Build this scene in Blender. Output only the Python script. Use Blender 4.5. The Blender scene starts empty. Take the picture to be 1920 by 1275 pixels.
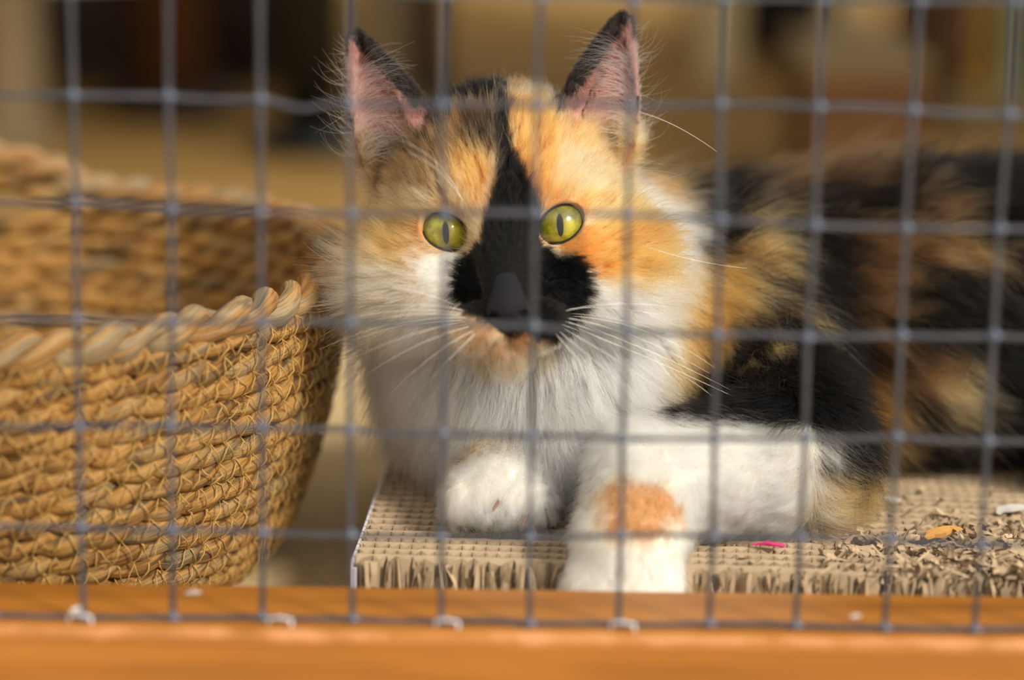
import bpy, math
import numpy as np
from mathutils import Matrix, Vector, kdtree

rng = np.random.default_rng(7)
SC = bpy.context.scene
COL = SC.collection

# ------------------------------------------------------------------ camera
PITCH = math.radians(14.0)
ROLL = math.radians(0.8)
FPX = 5333.0                                   # focal length in pixels of a 1920 px wide frame
CAM = np.array([0.0, -1.035, 0.3676])
_f = np.array([0, math.cos(PITCH), -math.sin(PITCH)])
_u0 = np.array([0, math.sin(PITCH), math.cos(PITCH)])
_x0 = np.array([1.0, 0, 0])
_r = math.cos(ROLL) * _x0 + math.sin(ROLL) * _u0
_u = math.cos(ROLL) * _u0 - math.sin(ROLL) * _x0

def at(px, py, y):
    """world point seen at (px, py) that lies at depth y"""
    d = _f + _r * ((px - 960) / FPX) - _u * ((py - 637.5) / FPX)
    return CAM + d * ((y - CAM[1]) / d[1])

def at_z(px, py, z):
    d = _f + _r * ((px - 960) / FPX) - _u * ((py - 637.5) / FPX)
    return CAM + d * ((z - CAM[2]) / d[2])

cam_data = bpy.data.cameras.new('camera')
cam_data.sensor_width = 36.0
cam_data.lens = 100.0
cam_data.clip_start = 0.02
cam_data.clip_end = 50
cam_data.dof.use_dof = True
cam_data.dof.focus_distance = 1.062
cam_data.dof.aperture_fstop = 2.75
cam_data.dof.aperture_blades = 0
cam = bpy.data.objects.new('camera', cam_data)
M = Matrix(((_r[0], _u[0], -_f[0], CAM[0]), (_r[1], _u[1], -_f[1], CAM[1]), (_r[2], _u[2], -_f[2], CAM[2]), (0, 0, 0, 1)))
cam.matrix_world = M
COL.objects.link(cam)
SC.camera = cam

# ------------------------------------------------------------------ world, sun, exposure
world = bpy.data.worlds.new('world')
SC.world = world
world.use_nodes = True
bg = world.node_tree.nodes['Background']
bg.inputs['Color'].default_value = (1.0, 0.94, 0.85, 1)
bg.inputs['Strength'].default_value = 0.90
sun_d = bpy.data.lights.new('sun', 'SUN')
sun_d.energy = 4.6
sun_d.angle = math.radians(14)
sun_d.color = (1.0, 0.93, 0.83)
sun = bpy.data.objects.new('sun', sun_d)
sun.rotation_euler = Vector((0.63, -0.55, 0.64)).to_track_quat('Z', 'Y').to_euler()
COL.objects.link(sun)
SC.cycles.max_bounces = 11
SC.cycles.transmission_bounces = 11
SC.cycles.diffuse_bounces = 3
SC.cycles.adaptive_threshold = 0.018
SC.view_settings.view_transform = 'Standard'
SC.view_settings.look = 'None'
SC.view_settings.exposure = 0.1
SC.view_settings.gamma = 1.0
SC.view_settings.use_curve_mapping = False

# ------------------------------------------------------------------ helpers
def srgb(r, g, b):
    def c(v):
        v /= 255.0
        return v / 12.92 if v <= 0.04045 else ((v + 0.055) / 1.055) ** 2.4
    return (c(r), c(g), c(b), 1.0)

def link(o, parent=None):
    COL.objects.link(o)
    if parent is not None:
        o.parent = parent
    return o

def mesh_obj(name, verts, faces, mat, parent=None, smooth=True, attrs=None):
    me = bpy.data.meshes.new(name)
    if isinstance(faces, np.ndarray):
        v = np.asarray(verts, np.float32)
        nf, k = faces.shape
        me.vertices.add(len(v)); me.vertices.foreach_set('co', v.ravel())
        me.loops.add(nf * k); me.loops.foreach_set('vertex_index', faces.astype(np.int32).ravel())
        me.polygons.add(nf)
        me.polygons.foreach_set('loop_start', np.arange(0, nf * k, k, dtype=np.int32))
        me.update(calc_edges=True)
    else:
        me.from_pydata([tuple(p) for p in verts], [], faces)
    if smooth:
        me.polygons.foreach_set('use_smooth', np.ones(len(me.polygons), bool))
    for an, (ty, dat) in (attrs or {}).items():
        a = me.attributes.new(an, ty, 'POINT')
        a.data.foreach_set('vector' if ty == 'FLOAT_VECTOR' else ('color' if ty == 'FLOAT_COLOR' else 'value'), np.asarray(dat, np.float32).ravel())
    me.validate()
    me.materials.append(mat)
    return link(bpy.data.objects.new(name, me), parent)

def dup(src, name, parent=None, loc=None):
    o = src.copy()
    o.name = name
    COL.objects.link(o)
    o.parent = parent
    if loc is not None:
        o.location = loc
    return o

def tag(o, label=None, cat=None, group=None, kind=None):
    if label: o['label'] = label
    if cat: o['category'] = cat
    if group: o['group'] = group
    if kind: o['kind'] = kind
    return o

def empty(name, loc=(0, 0, 0)):
    o = bpy.data.objects.new(name, None)
    o.location = loc
    o.empty_display_size = 0.02
    return link(o)

class MB:
    """collects vertices and quads/tris of one mesh"""
    def __init__(s): s.v = []; s.f = []; s.n = 0
    def add(s, v, f):
        v = np.asarray(v, float)
        s.v.append(v); s.f += [tuple(i + s.n for i in q) for q in f]; s.n += len(v)
    def box(s, lo, hi, rot=None, org=None):
        x0, y0, z0 = lo; x1, y1, z1 = hi
        v = np.array([(x0,y0,z0),(x1,y0,z0),(x1,y1,z0),(x0,y1,z0),(x0,y0,z1),(x1,y0,z1),(x1,y1,z1),(x0,y1,z1)], float)
        if rot is not None: v = v @ np.asarray(rot).T
        if org is not None: v = v + np.asarray(org)
        s.add(v, [(0,3,2,1),(4,5,6,7),(0,1,5,4),(1,2,6,5),(2,3,7,6),(3,0,4,7)])
    def tube(s, pts, rad, sides=6, closed=False):
        v, f = tube(pts, rad, sides, closed)
        s.add(v, [tuple(q) for q in f])
    def lathe(s, prof, c, seg=32):
        v = []; f = []
        for r, z in prof:
            for k in range(seg):
                a = 2 * math.pi * k / seg
                v.append((c[0] + r * math.cos(a), c[1] + r * math.sin(a), c[2] + z))
        for i in range(len(prof) - 1):
            for k in range(seg):
                f.append((i*seg+k, i*seg+(k+1) % seg, (i+1)*seg+(k+1) % seg, (i+1)*seg+k))
        f.append(tuple(range(seg))[::-1]); f.append(tuple((len(prof)-1)*seg+k for k in range(seg)))
        s.add(v, f)
    def build(s, name, mat, parent=None, smooth=True, bevel=0.0, kind=None):
        o = mesh_obj(name, np.concatenate(s.v), s.f, mat, parent, smooth)
        if bevel:
            m = o.modifiers.new('bevel', 'BEVEL'); m.width = bevel; m.segments = 3; m.limit_method = 'ANGLE'
        if kind: o['kind'] = kind
        return o

def tube(pts, rad, sides=6, closed=False):
    p = np.asarray(pts, float); n = len(p)
    rad = np.broadcast_to(np.asarray(rad, float), (n,))
    t = (np.roll(p, -1, 0) - np.roll(p, 1, 0)) if closed else np.gradient(p, axis=0)
    t /= np.linalg.norm(t, axis=1)[:, None] + 1e-12
    ref = np.array([0, 0, 1.0]) if abs(t[:, 2]).mean() < 0.8 else np.array([0, 1.0, 0])
    a = np.cross(t, ref); a /= np.linalg.norm(a, axis=1)[:, None] + 1e-12
    b = np.cross(a, t)
    ang = 2 * math.pi * np.arange(sides) / sides
    v = p[:, None] + rad[:, None, None] * (np.cos(ang)[None, :, None] * a[:, None] + np.sin(ang)[None, :, None] * b[:, None])
    v = v.reshape(-1, 3)
    m = n if closed else n - 1
    i = np.arange(m)[:, None]; k = np.arange(sides)[None]
    j = (i + 1) % n; k2 = (k + 1) % sides
    f = np.stack([i*sides+k, i*sides+k2, j*sides+k2, j*sides+k], -1).reshape(-1, 4)
    return v, f

# ------------------------------------------------------------------ materials
class NT:
    def __init__(s, name):
        s.m = bpy.data.materials.new(name); s.m.use_nodes = True
        s.t = s.m.node_tree; s.t.nodes.clear()
        s.out = s.t.nodes.new('ShaderNodeOutputMaterial')
    def n(s, typ, **kw):
        o = s.t.nodes.new(typ)
        for k, v in kw.items():
            if k in o.inputs:
                i = o.inputs[k]
                if hasattr(v, 'is_output') or isinstance(v, bpy.types.NodeSocket): s.t.links.new(v, i)
                else: i.default_value = v
            else: setattr(o, k, v)
        return o
    def l(s, a, b): s.t.links.new(a, b)
    def ramp(s, fac, stops):
        r = s.t.nodes.new('ShaderNodeValToRGB'); e = r.color_ramp.elements
        while len(e) < len(stops): e.new(0.5)
        for el, (p, c) in zip(e, stops): el.position = p; el.color = c
        s.l(fac, r.inputs[0]); return r.outputs[0]
    def coords(s, kind='Object', scale=(1, 1, 1), rot=(0, 0, 0)):
        tc = s.t.nodes.new('ShaderNodeTexCoord'); mp = s.t.nodes.new('ShaderNodeMapping')
        mp.inputs['Scale'].default_value = scale; mp.inputs['Rotation'].default_value = rot
        s.l(tc.outputs[kind], mp.inputs[0]); return mp.outputs[0]
    def noise(s, vec, scale, detail=4, rough=0.55, dist=0.0):
        n = s.t.nodes.new('ShaderNodeTexNoise')
        n.inputs['Scale'].default_value = scale; n.inputs['Detail'].default_value = detail
        n.inputs['Roughness'].default_value = rough; n.inputs['Distortion'].default_value = dist
        if vec is not None: s.l(vec, n.inputs['Vector'])
        return n.outputs['Fac']
    def bsdf(s, color, rough=0.6, spec=0.5, bump=None, bump_s=0.3, bump_d=0.001, **kw):
        b = s.t.nodes.new('ShaderNodeBsdfPrincipled')
        if isinstance(color, bpy.types.NodeSocket): s.l(color, b.inputs['Base Color'])
        else: b.inputs['Base Color'].default_value = color
        b.inputs['Roughness'].default_value = rough
        b.inputs['Specular IOR Level'].default_value = spec
        for k, v in kw.items(): b.inputs[k.replace('_', ' ')].default_value = v
        if bump is not None:
            bp = s.t.nodes.new('ShaderNodeBump'); bp.inputs['Strength'].default_value = bump_s; bp.inputs['Distance'].default_value = bump_d
            s.l(bump, bp.inputs['Height']); s.l(bp.outputs[0], b.inputs['Normal'])
        s.l(b.outputs[0], s.out.inputs[0]); return s.m

def simple(name, c, rough=0.7, spec=0.3, var=0.15, scale=30, bump=0.2, stretch=(1, 1, 1), bd=0.001):
    t = NT(name)
    nz = t.noise(t.coords('Object', stretch), scale)
    lo = tuple(x * (1 - var) for x in c[:3]) + (1,); hi = tuple(min(1, x * (1 + var)) for x in c[:3]) + (1,)
    return t.bsdf(t.ramp(nz, [(0.3, lo), (0.7, hi)]), rough, spec, nz, bump, bd)

def mat_wood(name, c0, c1, c2, rough=0.35):
    t = NT(name)
    v = t.coords('Object', (3, 40, 40))
    a = t.noise(v, 2.0, 5, 0.6, 0.6)
    fine = t.noise(t.coords('Object', (12, 500, 500)), 2.0, 3)
    col = t.ramp(a, [(0.25, c0), (0.5, c1), (0.75, c2)])
    mx = t.n('ShaderNodeMix', data_type='RGBA', blend_type='MULTIPLY')
    mx.inputs[0].default_value = 0.35
    t.l(col, mx.inputs[6]); t.l(t.ramp(fine, [(0.35, (0.6, 0.6, 0.6, 1)), (0.65, (1, 1, 1, 1))]), mx.inputs[7])
    return t.bsdf(mx.outputs[2], rough, 0.5, fine, 0.15, 0.0005)

MAT = {}
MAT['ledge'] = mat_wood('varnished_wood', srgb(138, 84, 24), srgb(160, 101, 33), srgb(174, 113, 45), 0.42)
def edge_highlight(m, edge):  # paints a pale highlight into the wood colour along the front top edge
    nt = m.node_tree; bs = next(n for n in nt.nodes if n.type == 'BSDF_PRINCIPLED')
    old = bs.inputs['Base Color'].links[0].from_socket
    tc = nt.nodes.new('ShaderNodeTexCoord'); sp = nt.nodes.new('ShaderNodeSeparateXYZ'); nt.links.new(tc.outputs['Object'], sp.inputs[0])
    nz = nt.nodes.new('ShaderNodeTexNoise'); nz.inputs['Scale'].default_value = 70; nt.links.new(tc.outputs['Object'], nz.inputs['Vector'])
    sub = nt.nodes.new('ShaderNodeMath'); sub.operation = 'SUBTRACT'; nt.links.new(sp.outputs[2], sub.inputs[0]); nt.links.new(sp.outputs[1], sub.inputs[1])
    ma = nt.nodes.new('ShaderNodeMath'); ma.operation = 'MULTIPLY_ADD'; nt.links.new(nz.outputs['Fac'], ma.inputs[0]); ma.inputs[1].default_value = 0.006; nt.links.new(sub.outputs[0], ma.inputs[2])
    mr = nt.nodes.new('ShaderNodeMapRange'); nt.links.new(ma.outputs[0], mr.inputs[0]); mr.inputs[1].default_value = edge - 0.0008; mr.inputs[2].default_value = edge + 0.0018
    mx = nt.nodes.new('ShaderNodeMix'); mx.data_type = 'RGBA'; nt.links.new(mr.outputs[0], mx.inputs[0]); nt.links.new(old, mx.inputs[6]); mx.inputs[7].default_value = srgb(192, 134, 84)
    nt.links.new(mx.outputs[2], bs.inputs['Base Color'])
edge_highlight(MAT['ledge'], 0.1795)
t = NT('wire_plastic')
MAT['wire'] = t.bsdf(t.ramp(t.noise(t.coords('Object'), 60, 3), [(0.3, srgb(48, 49, 54)), (0.7, srgb(66, 67, 74))]), 0.42, 0.5)
MAT['joint'] = simple('joint_plastic', srgb(70, 78, 94), 0.35, 0.5, 0.1, 300, 0.1)
MAT['steel'] = simple('staple_steel', srgb(190, 190, 195), 0.3, 0.6, 0.1, 200, 0.05)

# floor
t = NT('floor_mat')
v = t.coords('Object')
a = t.noise(v, 7, 6, 0.6); b = t.noise(v, 160, 3, 0.6)
mx = t.n('ShaderNodeMix', data_type='RGBA', blend_type='MULTIPLY'); mx.inputs[0].default_value = 0.5
t.l(t.ramp(a, [(0.3, srgb(184, 160, 116)), (0.7, srgb(208, 184, 140))]), mx.inputs[6])
t.l(t.ramp(b, [(0.35, (0.7, 0.7, 0.7, 1)), (0.65, (1, 1, 1, 1))]), mx.inputs[7])
MAT['floor'] = t.bsdf(mx.outputs[2], 0.8, 0.2, b, 0.3, 0.001)

# seagrass: attribute "fib" = (length along strand, angle around strand, strand id)
def mat_straw(name, stops, rough=0.62):
    t = NT(name)
    at_ = t.n('ShaderNodeAttribute', attribute_name='fib')
    mp = t.n('ShaderNodeMapping'); mp.inputs['Scale'].default_value = (26, 2.6, 3.7); t.l(at_.outputs['Vector'], mp.inputs[0])
    big = t.noise(mp.outputs[0], 1.0, 3, 0.5)
    mp2 = t.n('ShaderNodeMapping'); mp2.inputs['Scale'].default_value = (60, 9, 5.1); t.l(at_.outputs['Vector'], mp2.inputs[0])
    fib = t.noise(mp2.outputs[0], 1.6, 3, 0.7)
    col = t.ramp(big, stops)
    mx = t.n('ShaderNodeMix', data_type='RGBA', blend_type='MULTIPLY'); mx.inputs[0].default_value = 0.75
    t.l(col, mx.inputs[6]); t.l(t.ramp(fib, [(0.36, (0.32, 0.26, 0.2, 1)), (0.56, (1, 1, 1, 1))]), mx.inputs[7])
    return t.bsdf(mx.outputs[2], rough, 0.35, fib, 0.7, 0.0009)
MAT['straw'] = mat_straw('seagrass', [(0.34, srgb(100, 76, 42)), (0.43, srgb(150, 108, 50)), (0.5, srgb(178, 131, 66)), (0.57, srgb(166, 131, 78)), (0.68, srgb(136, 118, 86))])
MAT['rimstraw'] = mat_straw('seagrass_rim', [(0.36, srgb(150, 104, 52)), (0.45, srgb(170, 130, 76)), (0.55, srgb(154, 132, 98)), (0.66, srgb(132, 118, 94))])
MAT['thread'] = simple('stitch_thread', srgb(182, 146, 82), 0.55, 0.3, 0.25, 200, 0.1)

MAT['card'] = simple('cardboard', srgb(172, 151, 124), 0.85, 0.15, 0.16, 90, 0.4)
MAT['card2'] = simple('cardboard_flute', srgb(160, 138, 110), 0.85, 0.15, 0.18, 120, 0.4)
MAT['cardlight'] = simple('torn_cardboard', srgb(182, 159, 128), 0.9, 0.15, 0.16, 150, 0.4)
MAT['wrap'] = simple('white_wrap', srgb(222, 218, 226), 0.5, 0.3, 0.06, 60, 0.1)
MAT['pink'] = simple('pink_scrap', srgb(226, 60, 120), 0.7, 0.2, 0.1, 200, 0.1)
MAT['chip'] = mat_wood('wood_chip', srgb(190, 130, 62), srgb(216, 160, 88), srgb(224, 172, 100), 0.7)
MAT['greyflake'] = simple('grey_flake', srgb(200, 196, 190), 0.7, 0.2, 0.1, 100, 0.1)

# ------------------------------------------------------------------ setting
FLOOR_Z = 0.0
BOARD_Z = 0.040
mb = MB(); mb.box((-2.2, -0.35, -0.02), (2.2, 0.52, 0.0))
tag(mb.build('floor', MAT['floor'], smooth=False), 'pale beige floor under the basket', 'floor', kind='structure')
MAT['earth'] = simple('earth_floor', srgb(150, 118, 66), 0.9, 0.15, 0.12, 9, 0.3)
mb = MB(); mb.box((-2.2, 0.52, -0.02), (2.2, 3.2, -0.0008))
tag(mb.build('floor_back', MAT['earth'], smooth=False), 'brown earth floor behind the basket and the cat', 'floor', kind='structure')
mb = MB(); mb.box((-2.2, 3.2, 0.0), (2.2, 3.26, 0.62))
MAT['shade_wall'] = simple('shade_wall_board', srgb(62, 44, 24), 0.8, 0.2, 0.12, 6, 0.1)
MAT['backwall'] = simple('back_wall_plaster', srgb(128, 106, 66), 0.85, 0.2, 0.1, 6, 0.1)
tag(mb.build('wall_back', MAT['backwall'], smooth=False), 'blurred beige wall behind the enclosure', 'wall', kind='structure')
mb = MB(); mb.box((-0.74, 0.42, 0.0), (-0.70, 3.2, 0.86))  # unseen wall, added close in to darken the left background
tag(mb.build('shade_wall_left', MAT['shade_wall'], smooth=False), 'unseen dark brown board wall added on the basket side to darken the left', 'wall', kind='structure')
MAT['roof'] = simple('shade_roof_board', srgb(120, 92, 60), 0.85, 0.2, 0.1, 6, 0.1)
mb = MB(); mb.box((-1.3, 0.22, 0.86), (1.3, 1.0, 0.89))  # unseen roof, height and edges set to throw shade on the background
tag(mb.build('shade_roof', MAT['roof'], smooth=False), 'unseen brown board roof added to shade the back of the enclosure', 'roof', kind='structure')

# ------------------------------------------------------------------ wooden ledge (front rail of the enclosure)
LEDGE_Y0, LEDGE_Y1, LEDGE_Z = -0.137, -0.088, 0.0425
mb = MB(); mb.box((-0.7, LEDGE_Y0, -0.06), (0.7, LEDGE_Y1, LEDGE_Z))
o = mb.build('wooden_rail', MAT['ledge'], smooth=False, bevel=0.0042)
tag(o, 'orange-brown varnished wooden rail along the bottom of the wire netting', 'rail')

# ------------------------------------------------------------------ wire netting
MESH_Y = -0.128
cols_top = [-410, -225, -45, 135, 315, 487, 657, 833, 1010, 1187, 1358, 1543, 1723, 1905, 2085, 2265, 2445, 2625, 2805, 2985, 3165]
cols_bot = [-345, -180, -12, 155, 325, 493, 660, 828, 993, 1160, 1330, 1495, 1660, 1828, 1995, 2160, 2325, 2490, 2655, 2820, 2985]
rows_l = [-232, -22, 180, 382, 594, 797, 990, 1164]
rows_r = [-202, 8, 210, 428, 635, 832, 1018, 1186]
net = empty('wire_netting', (0, MESH_Y, LEDGE_Z))
tag(net, 'grey square plastic-coated wire netting stretched in front of the cat', 'netting')
nlen = np.array([0, MESH_Y, LEDGE_Z])
nrow, ncol = len(rows_l), len(cols_top)
K = np.zeros((nrow, ncol, 3))
for i in range(nrow):
    for j in range(ncol):
        px = cols_top[j]
        for _ in range(3):
            sag = 5 * math.sin(px / 190.0 + i * 1.7)
            py = rows_l[i] + (rows_r[i] - rows_l[i]) * px / 1920 + sag
            px = cols_top[j] + (cols_bot[j] - cols_top[j]) * py / 1170
        px += rng.normal(0, 2.0); py += rng.normal(0, 1.5)
        p = at(px, py, MESH_Y)
        p[1] += 0.0012 * math.sin(j * 1.3 + i)
        K[i, j] = p - nlen
K[nrow - 1, :, 2] = np.maximum(K[nrow - 1, :, 2], 0.001)

def wire_between(knots, kink=None, seed=0):
    r = np.random.default_rng(seed)
    pts = []
    for a, b in zip(knots[:-1], knots[1:]):
        bow = r.normal(0, 0.00035)
        for s in np.linspace(0, 1, 7)[:-1]:
            p = a * (1 - s) + b * s
            p = p + np.array([0, r.normal(0, 0.00005), bow * math.sin(math.pi * s)])
            pts.append(p)
    pts.append(knots[-1])
    return np.array(pts)

def wire_mesh(name, pts, off):
    mb = MB()
    n = len(pts)
    w = 0.00045 + 0.00022 * np.abs(np.cos(np.arange(n) * math.pi / 6))
    for s in (-1, 1):
        mb.tube(pts + np.outer(s * w * 0.85, off) + np.array([0, 0.0001 * s, 0]), 0.00050, 7)
    mb.tube(pts, 0.0004, 6)
    return mb.build(name, MAT['wire'], net)

for i in range(nrow):
    pts = wire_between(K[i], seed=i)
    if i == 2:                                    # the kinked wire
        kx = at(565, 190, MESH_Y)[0]
        pts[:, 2] -= 0.0026 * np.exp(-((pts[:, 0] - kx) / 0.007) ** 2)
    wire_mesh('wire', pts, np.array([0, 0, 1.0]))
for j in range(ncol):
    wire_mesh('wire', wire_between(K[:, j], seed=50 + j), np.array([1.0, 0, 0]))
# knots: rounded four-pointed blobs
def joint_mesh():
    v = []; f = []
    NU, NV = 20, 8
    for a in range(NV + 1):
        th = math.pi * a / NV
        for b in range(NU):
            ph = 2 * math.pi * b / NU
            r = 0.0018 + 0.0014 * abs(math.cos(2 * ph)) ** 3
            v.append((r * math.sin(th) * math.cos(ph), 0.0017 * math.cos(th), r * math.sin(th) * math.sin(ph)))
    for a in range(NV):
        for b in range(NU):
            f.append((a*NU+b, a*NU+(b+1) % NU, (a+1)*NU+(b+1) % NU, (a+1)*NU+b))
    return v, f
jv, jf = joint_mesh()
j0 = None
for i in range(nrow):
    for j in range(ncol):
        if i == 0 or j in (0, 1, ncol - 1, ncol - 2): continue
        loc = K[i, j] + np.array([0, -0.0004, 0])
        if j0 is None:
            j0 = mesh_obj('knot', jv, jf, MAT['joint'], net); j0.location = loc
        else:
            dup(j0, 'knot', net, loc)
# staples holding the bottom wire to the rail
for px in (150, 525, 838, 1168):
    c = at(px, 1172, MESH_Y - 0.003) - nlen
    c[2] = 0.0008
    mb = MB()
    mb.tube([(-0.004, 0.0012, -0.003), (-0.0038, 0.0008, 0.0012), (0, 0, 0.0018), (0.0038, -0.0008, 0.0012), (0.004, -0.0012, -0.003)], 0.0006, 6)
    s = mb.build('staple', MAT['steel'], net)
    s.location = c

# ------------------------------------------------------------------ seagrass basket
BC = np.array([-0.2240, 0.072, 0.0])
basket = empty('seagrass_basket', BC)
tag(basket, 'round coiled seagrass basket with a braided rim and a handle gap, left of the cat', 'basket')
TAU = 2 * math.pi
def prof_r(z):
    s = np.clip(z / 0.118, 0, 1)
    return 0.1195 + 0.0335 * s ** 0.72 - 0.006 * np.exp(-(z / 0.009) ** 2) + 0.004 * np.sin(s * math.pi)

def rope(path_fn, length, R, pitch, strands, phase, sides=9, seed=0, closed=True, ang=(0, TAU), lump=0.16, sr=0.62, hr=0.52):
    """twisted rope along path_fn(theta) -> (centre, outward, up)"""
    r = np.random.default_rng(seed)
    n = max(10, int(length / pitch * 20))
    V = []; F = []; A = []; off = 0
    th = np.linspace(ang[0], ang[1], n, endpoint=not closed)
    c, o, u = path_fn(th)
    s_len = np.linspace(0, length, n, endpoint=not closed)
    turns = round(length / pitch)
    for k in range(strands):
        ph = phase + TAU * k / strands + TAU * turns * np.linspace(0, 1, n, endpoint=not closed)
        ph = ph + 0.35 * np.interp(np.linspace(0, 60, n), np.arange(61), r.normal(0, 1, 61))
        nz = np.interp(np.linspace(0, length / 0.006, n), np.arange(int(length / 0.006) + 2), r.normal(0, 1, int(length / 0.006) + 2))
        rr = R * sr * (1 + lump * nz)
        hrad = R * hr * (1 + 0.10 * np.interp(np.linspace(0, 90, n), np.arange(91), r.normal(0, 1, 91)))
        p = c + o * (hrad * np.cos(ph))[:, None] + u * (hrad * np.sin(ph))[:, None]
        v, f = tube(p, rr, sides, closed)
        V.append(v); F.append(f + off); off += len(v)
        al = np.repeat(s_len, sides); an = np.tile(np.arange(sides) / sides, n)
        A.append(np.stack([al, np.abs(an - 0.5) * 2, np.full(len(al), seed * 1.37 + k * 0.71)], 1))
    return np.concatenate(V), np.concatenate(F), np.concatenate(A)

HB = math.radians(101)
def arch(th):
    d = np.abs((th - HB + math.pi) % TAU - math.pi) / 0.40
    return np.where(d < 1, np.cos(np.clip(d, 0, 1) * math.pi / 2) ** 0.8, 0.0)
def ring_path(r, z, wob=0.0, seed=0, lift=0.0):
    q = np.random.default_rng(seed)
    a1, a2, p1, p2 = q.normal(0, wob), q.normal(0, wob), q.uniform(0, 6), q.uniform(0, 6)
    def fn(th):
        zz = z + lift * arch(th) + a1 * np.sin(3 * th + p1) + a2 * np.sin(5 * th + p2)
        c = np.stack([r * np.cos(th), r * np.sin(th), zz], 1)
        o = np.stack([np.cos(th), np.sin(th), 0 * th], 1)
        return c, o, np.tile([0, 0, 1.0], (len(th), 1))
    return fn

NROW = 14
ROWP = 0.0083
row_z = [0.0046 + ROWP * i for i in range(NROW)]
row_r = [float(prof_r(z)) for z in row_z]
for i in range(NROW):
    R = 0.0048
    v, f, a = rope(ring_path(row_r[i], row_z[i], 0.0005, i, 0.0135 if i == NROW - 1 else 0.0), TAU * row_r[i], R, 0.034, 2, i * 1.9, seed=i + 1, lump=0.12, sr=0.74, hr=0.50)
    mesh_obj('coil', v, f, MAT['straw'], basket, attrs={'fib': ('FLOAT_VECTOR', a)})
# stitches: a zigzag of thin straw over every coil, outside and inside
for i in range(NROW):
    q = np.random.default_rng(300 + i)
    per = int(TAU * row_r[i] / 0.0082)
    th = []; rr = []; zz = []
    for k in range(per):
        b = k + q.uniform(-0.16, 0.16)
        for s, dz, dr in ((0.0, 0.50, 0.0042), (0.12, 0.3, 0.0063), (0.25, 0.0, 0.0070), (0.38, -0.3, 0.0063), (0.5, -0.50, 0.0042), (0.62, -0.3, 0.0063), (0.75, 0.0, 0.0070), (0.88, 0.3, 0.0063)):
            th.append((b + s) * TAU / per + 0.004 * q.normal()); zz.append(row_z[i] + dz * ROWP + 0.00025 * q.normal()); rr.append(row_r[i] + dr + 0.0002 * q.normal())
    th = np.array(th); rr = np.array(rr); zz = np.array(zz)
    if i == NROW - 1: zz = zz + 0.0135 * arch(th)
    v, f = tube(np.stack([rr * np.cos(th), rr * np.sin(th), zz], 1), 0.00028, 4, True)
    mesh_obj('stitching', v, f, MAT['thread'], basket)
# rim braid: fat two-strand twist
zr = row_z[-1] + 0.0088
v, f, a = rope(ring_path(row_r[-1] + 0.001, zr, 0.0012, 77, 0.0150), TAU * row_r[-1], 0.0062, 0.036, 2, 0.4, sides=12, seed=91, lump=0.12, sr=0.70, hr=0.58)
mesh_obj('rim_braid', v, f, MAT['rimstraw'], basket, attrs={'fib': ('FLOAT_VECTOR', a)})
# coiled floor of the basket
for i, rad in enumerate(np.arange(0.006, 0.118, 0.0092)):
    v, f, a = rope(ring_path(rad, 0.0052), TAU * rad, 0.0046, 0.042 if rad > 0.02 else 0.02, 3, i, sides=6, seed=200 + i)
    mesh_obj('base_coil', v, f, MAT['straw'], basket, attrs={'fib': ('FLOAT_VECTOR', a)})

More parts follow.
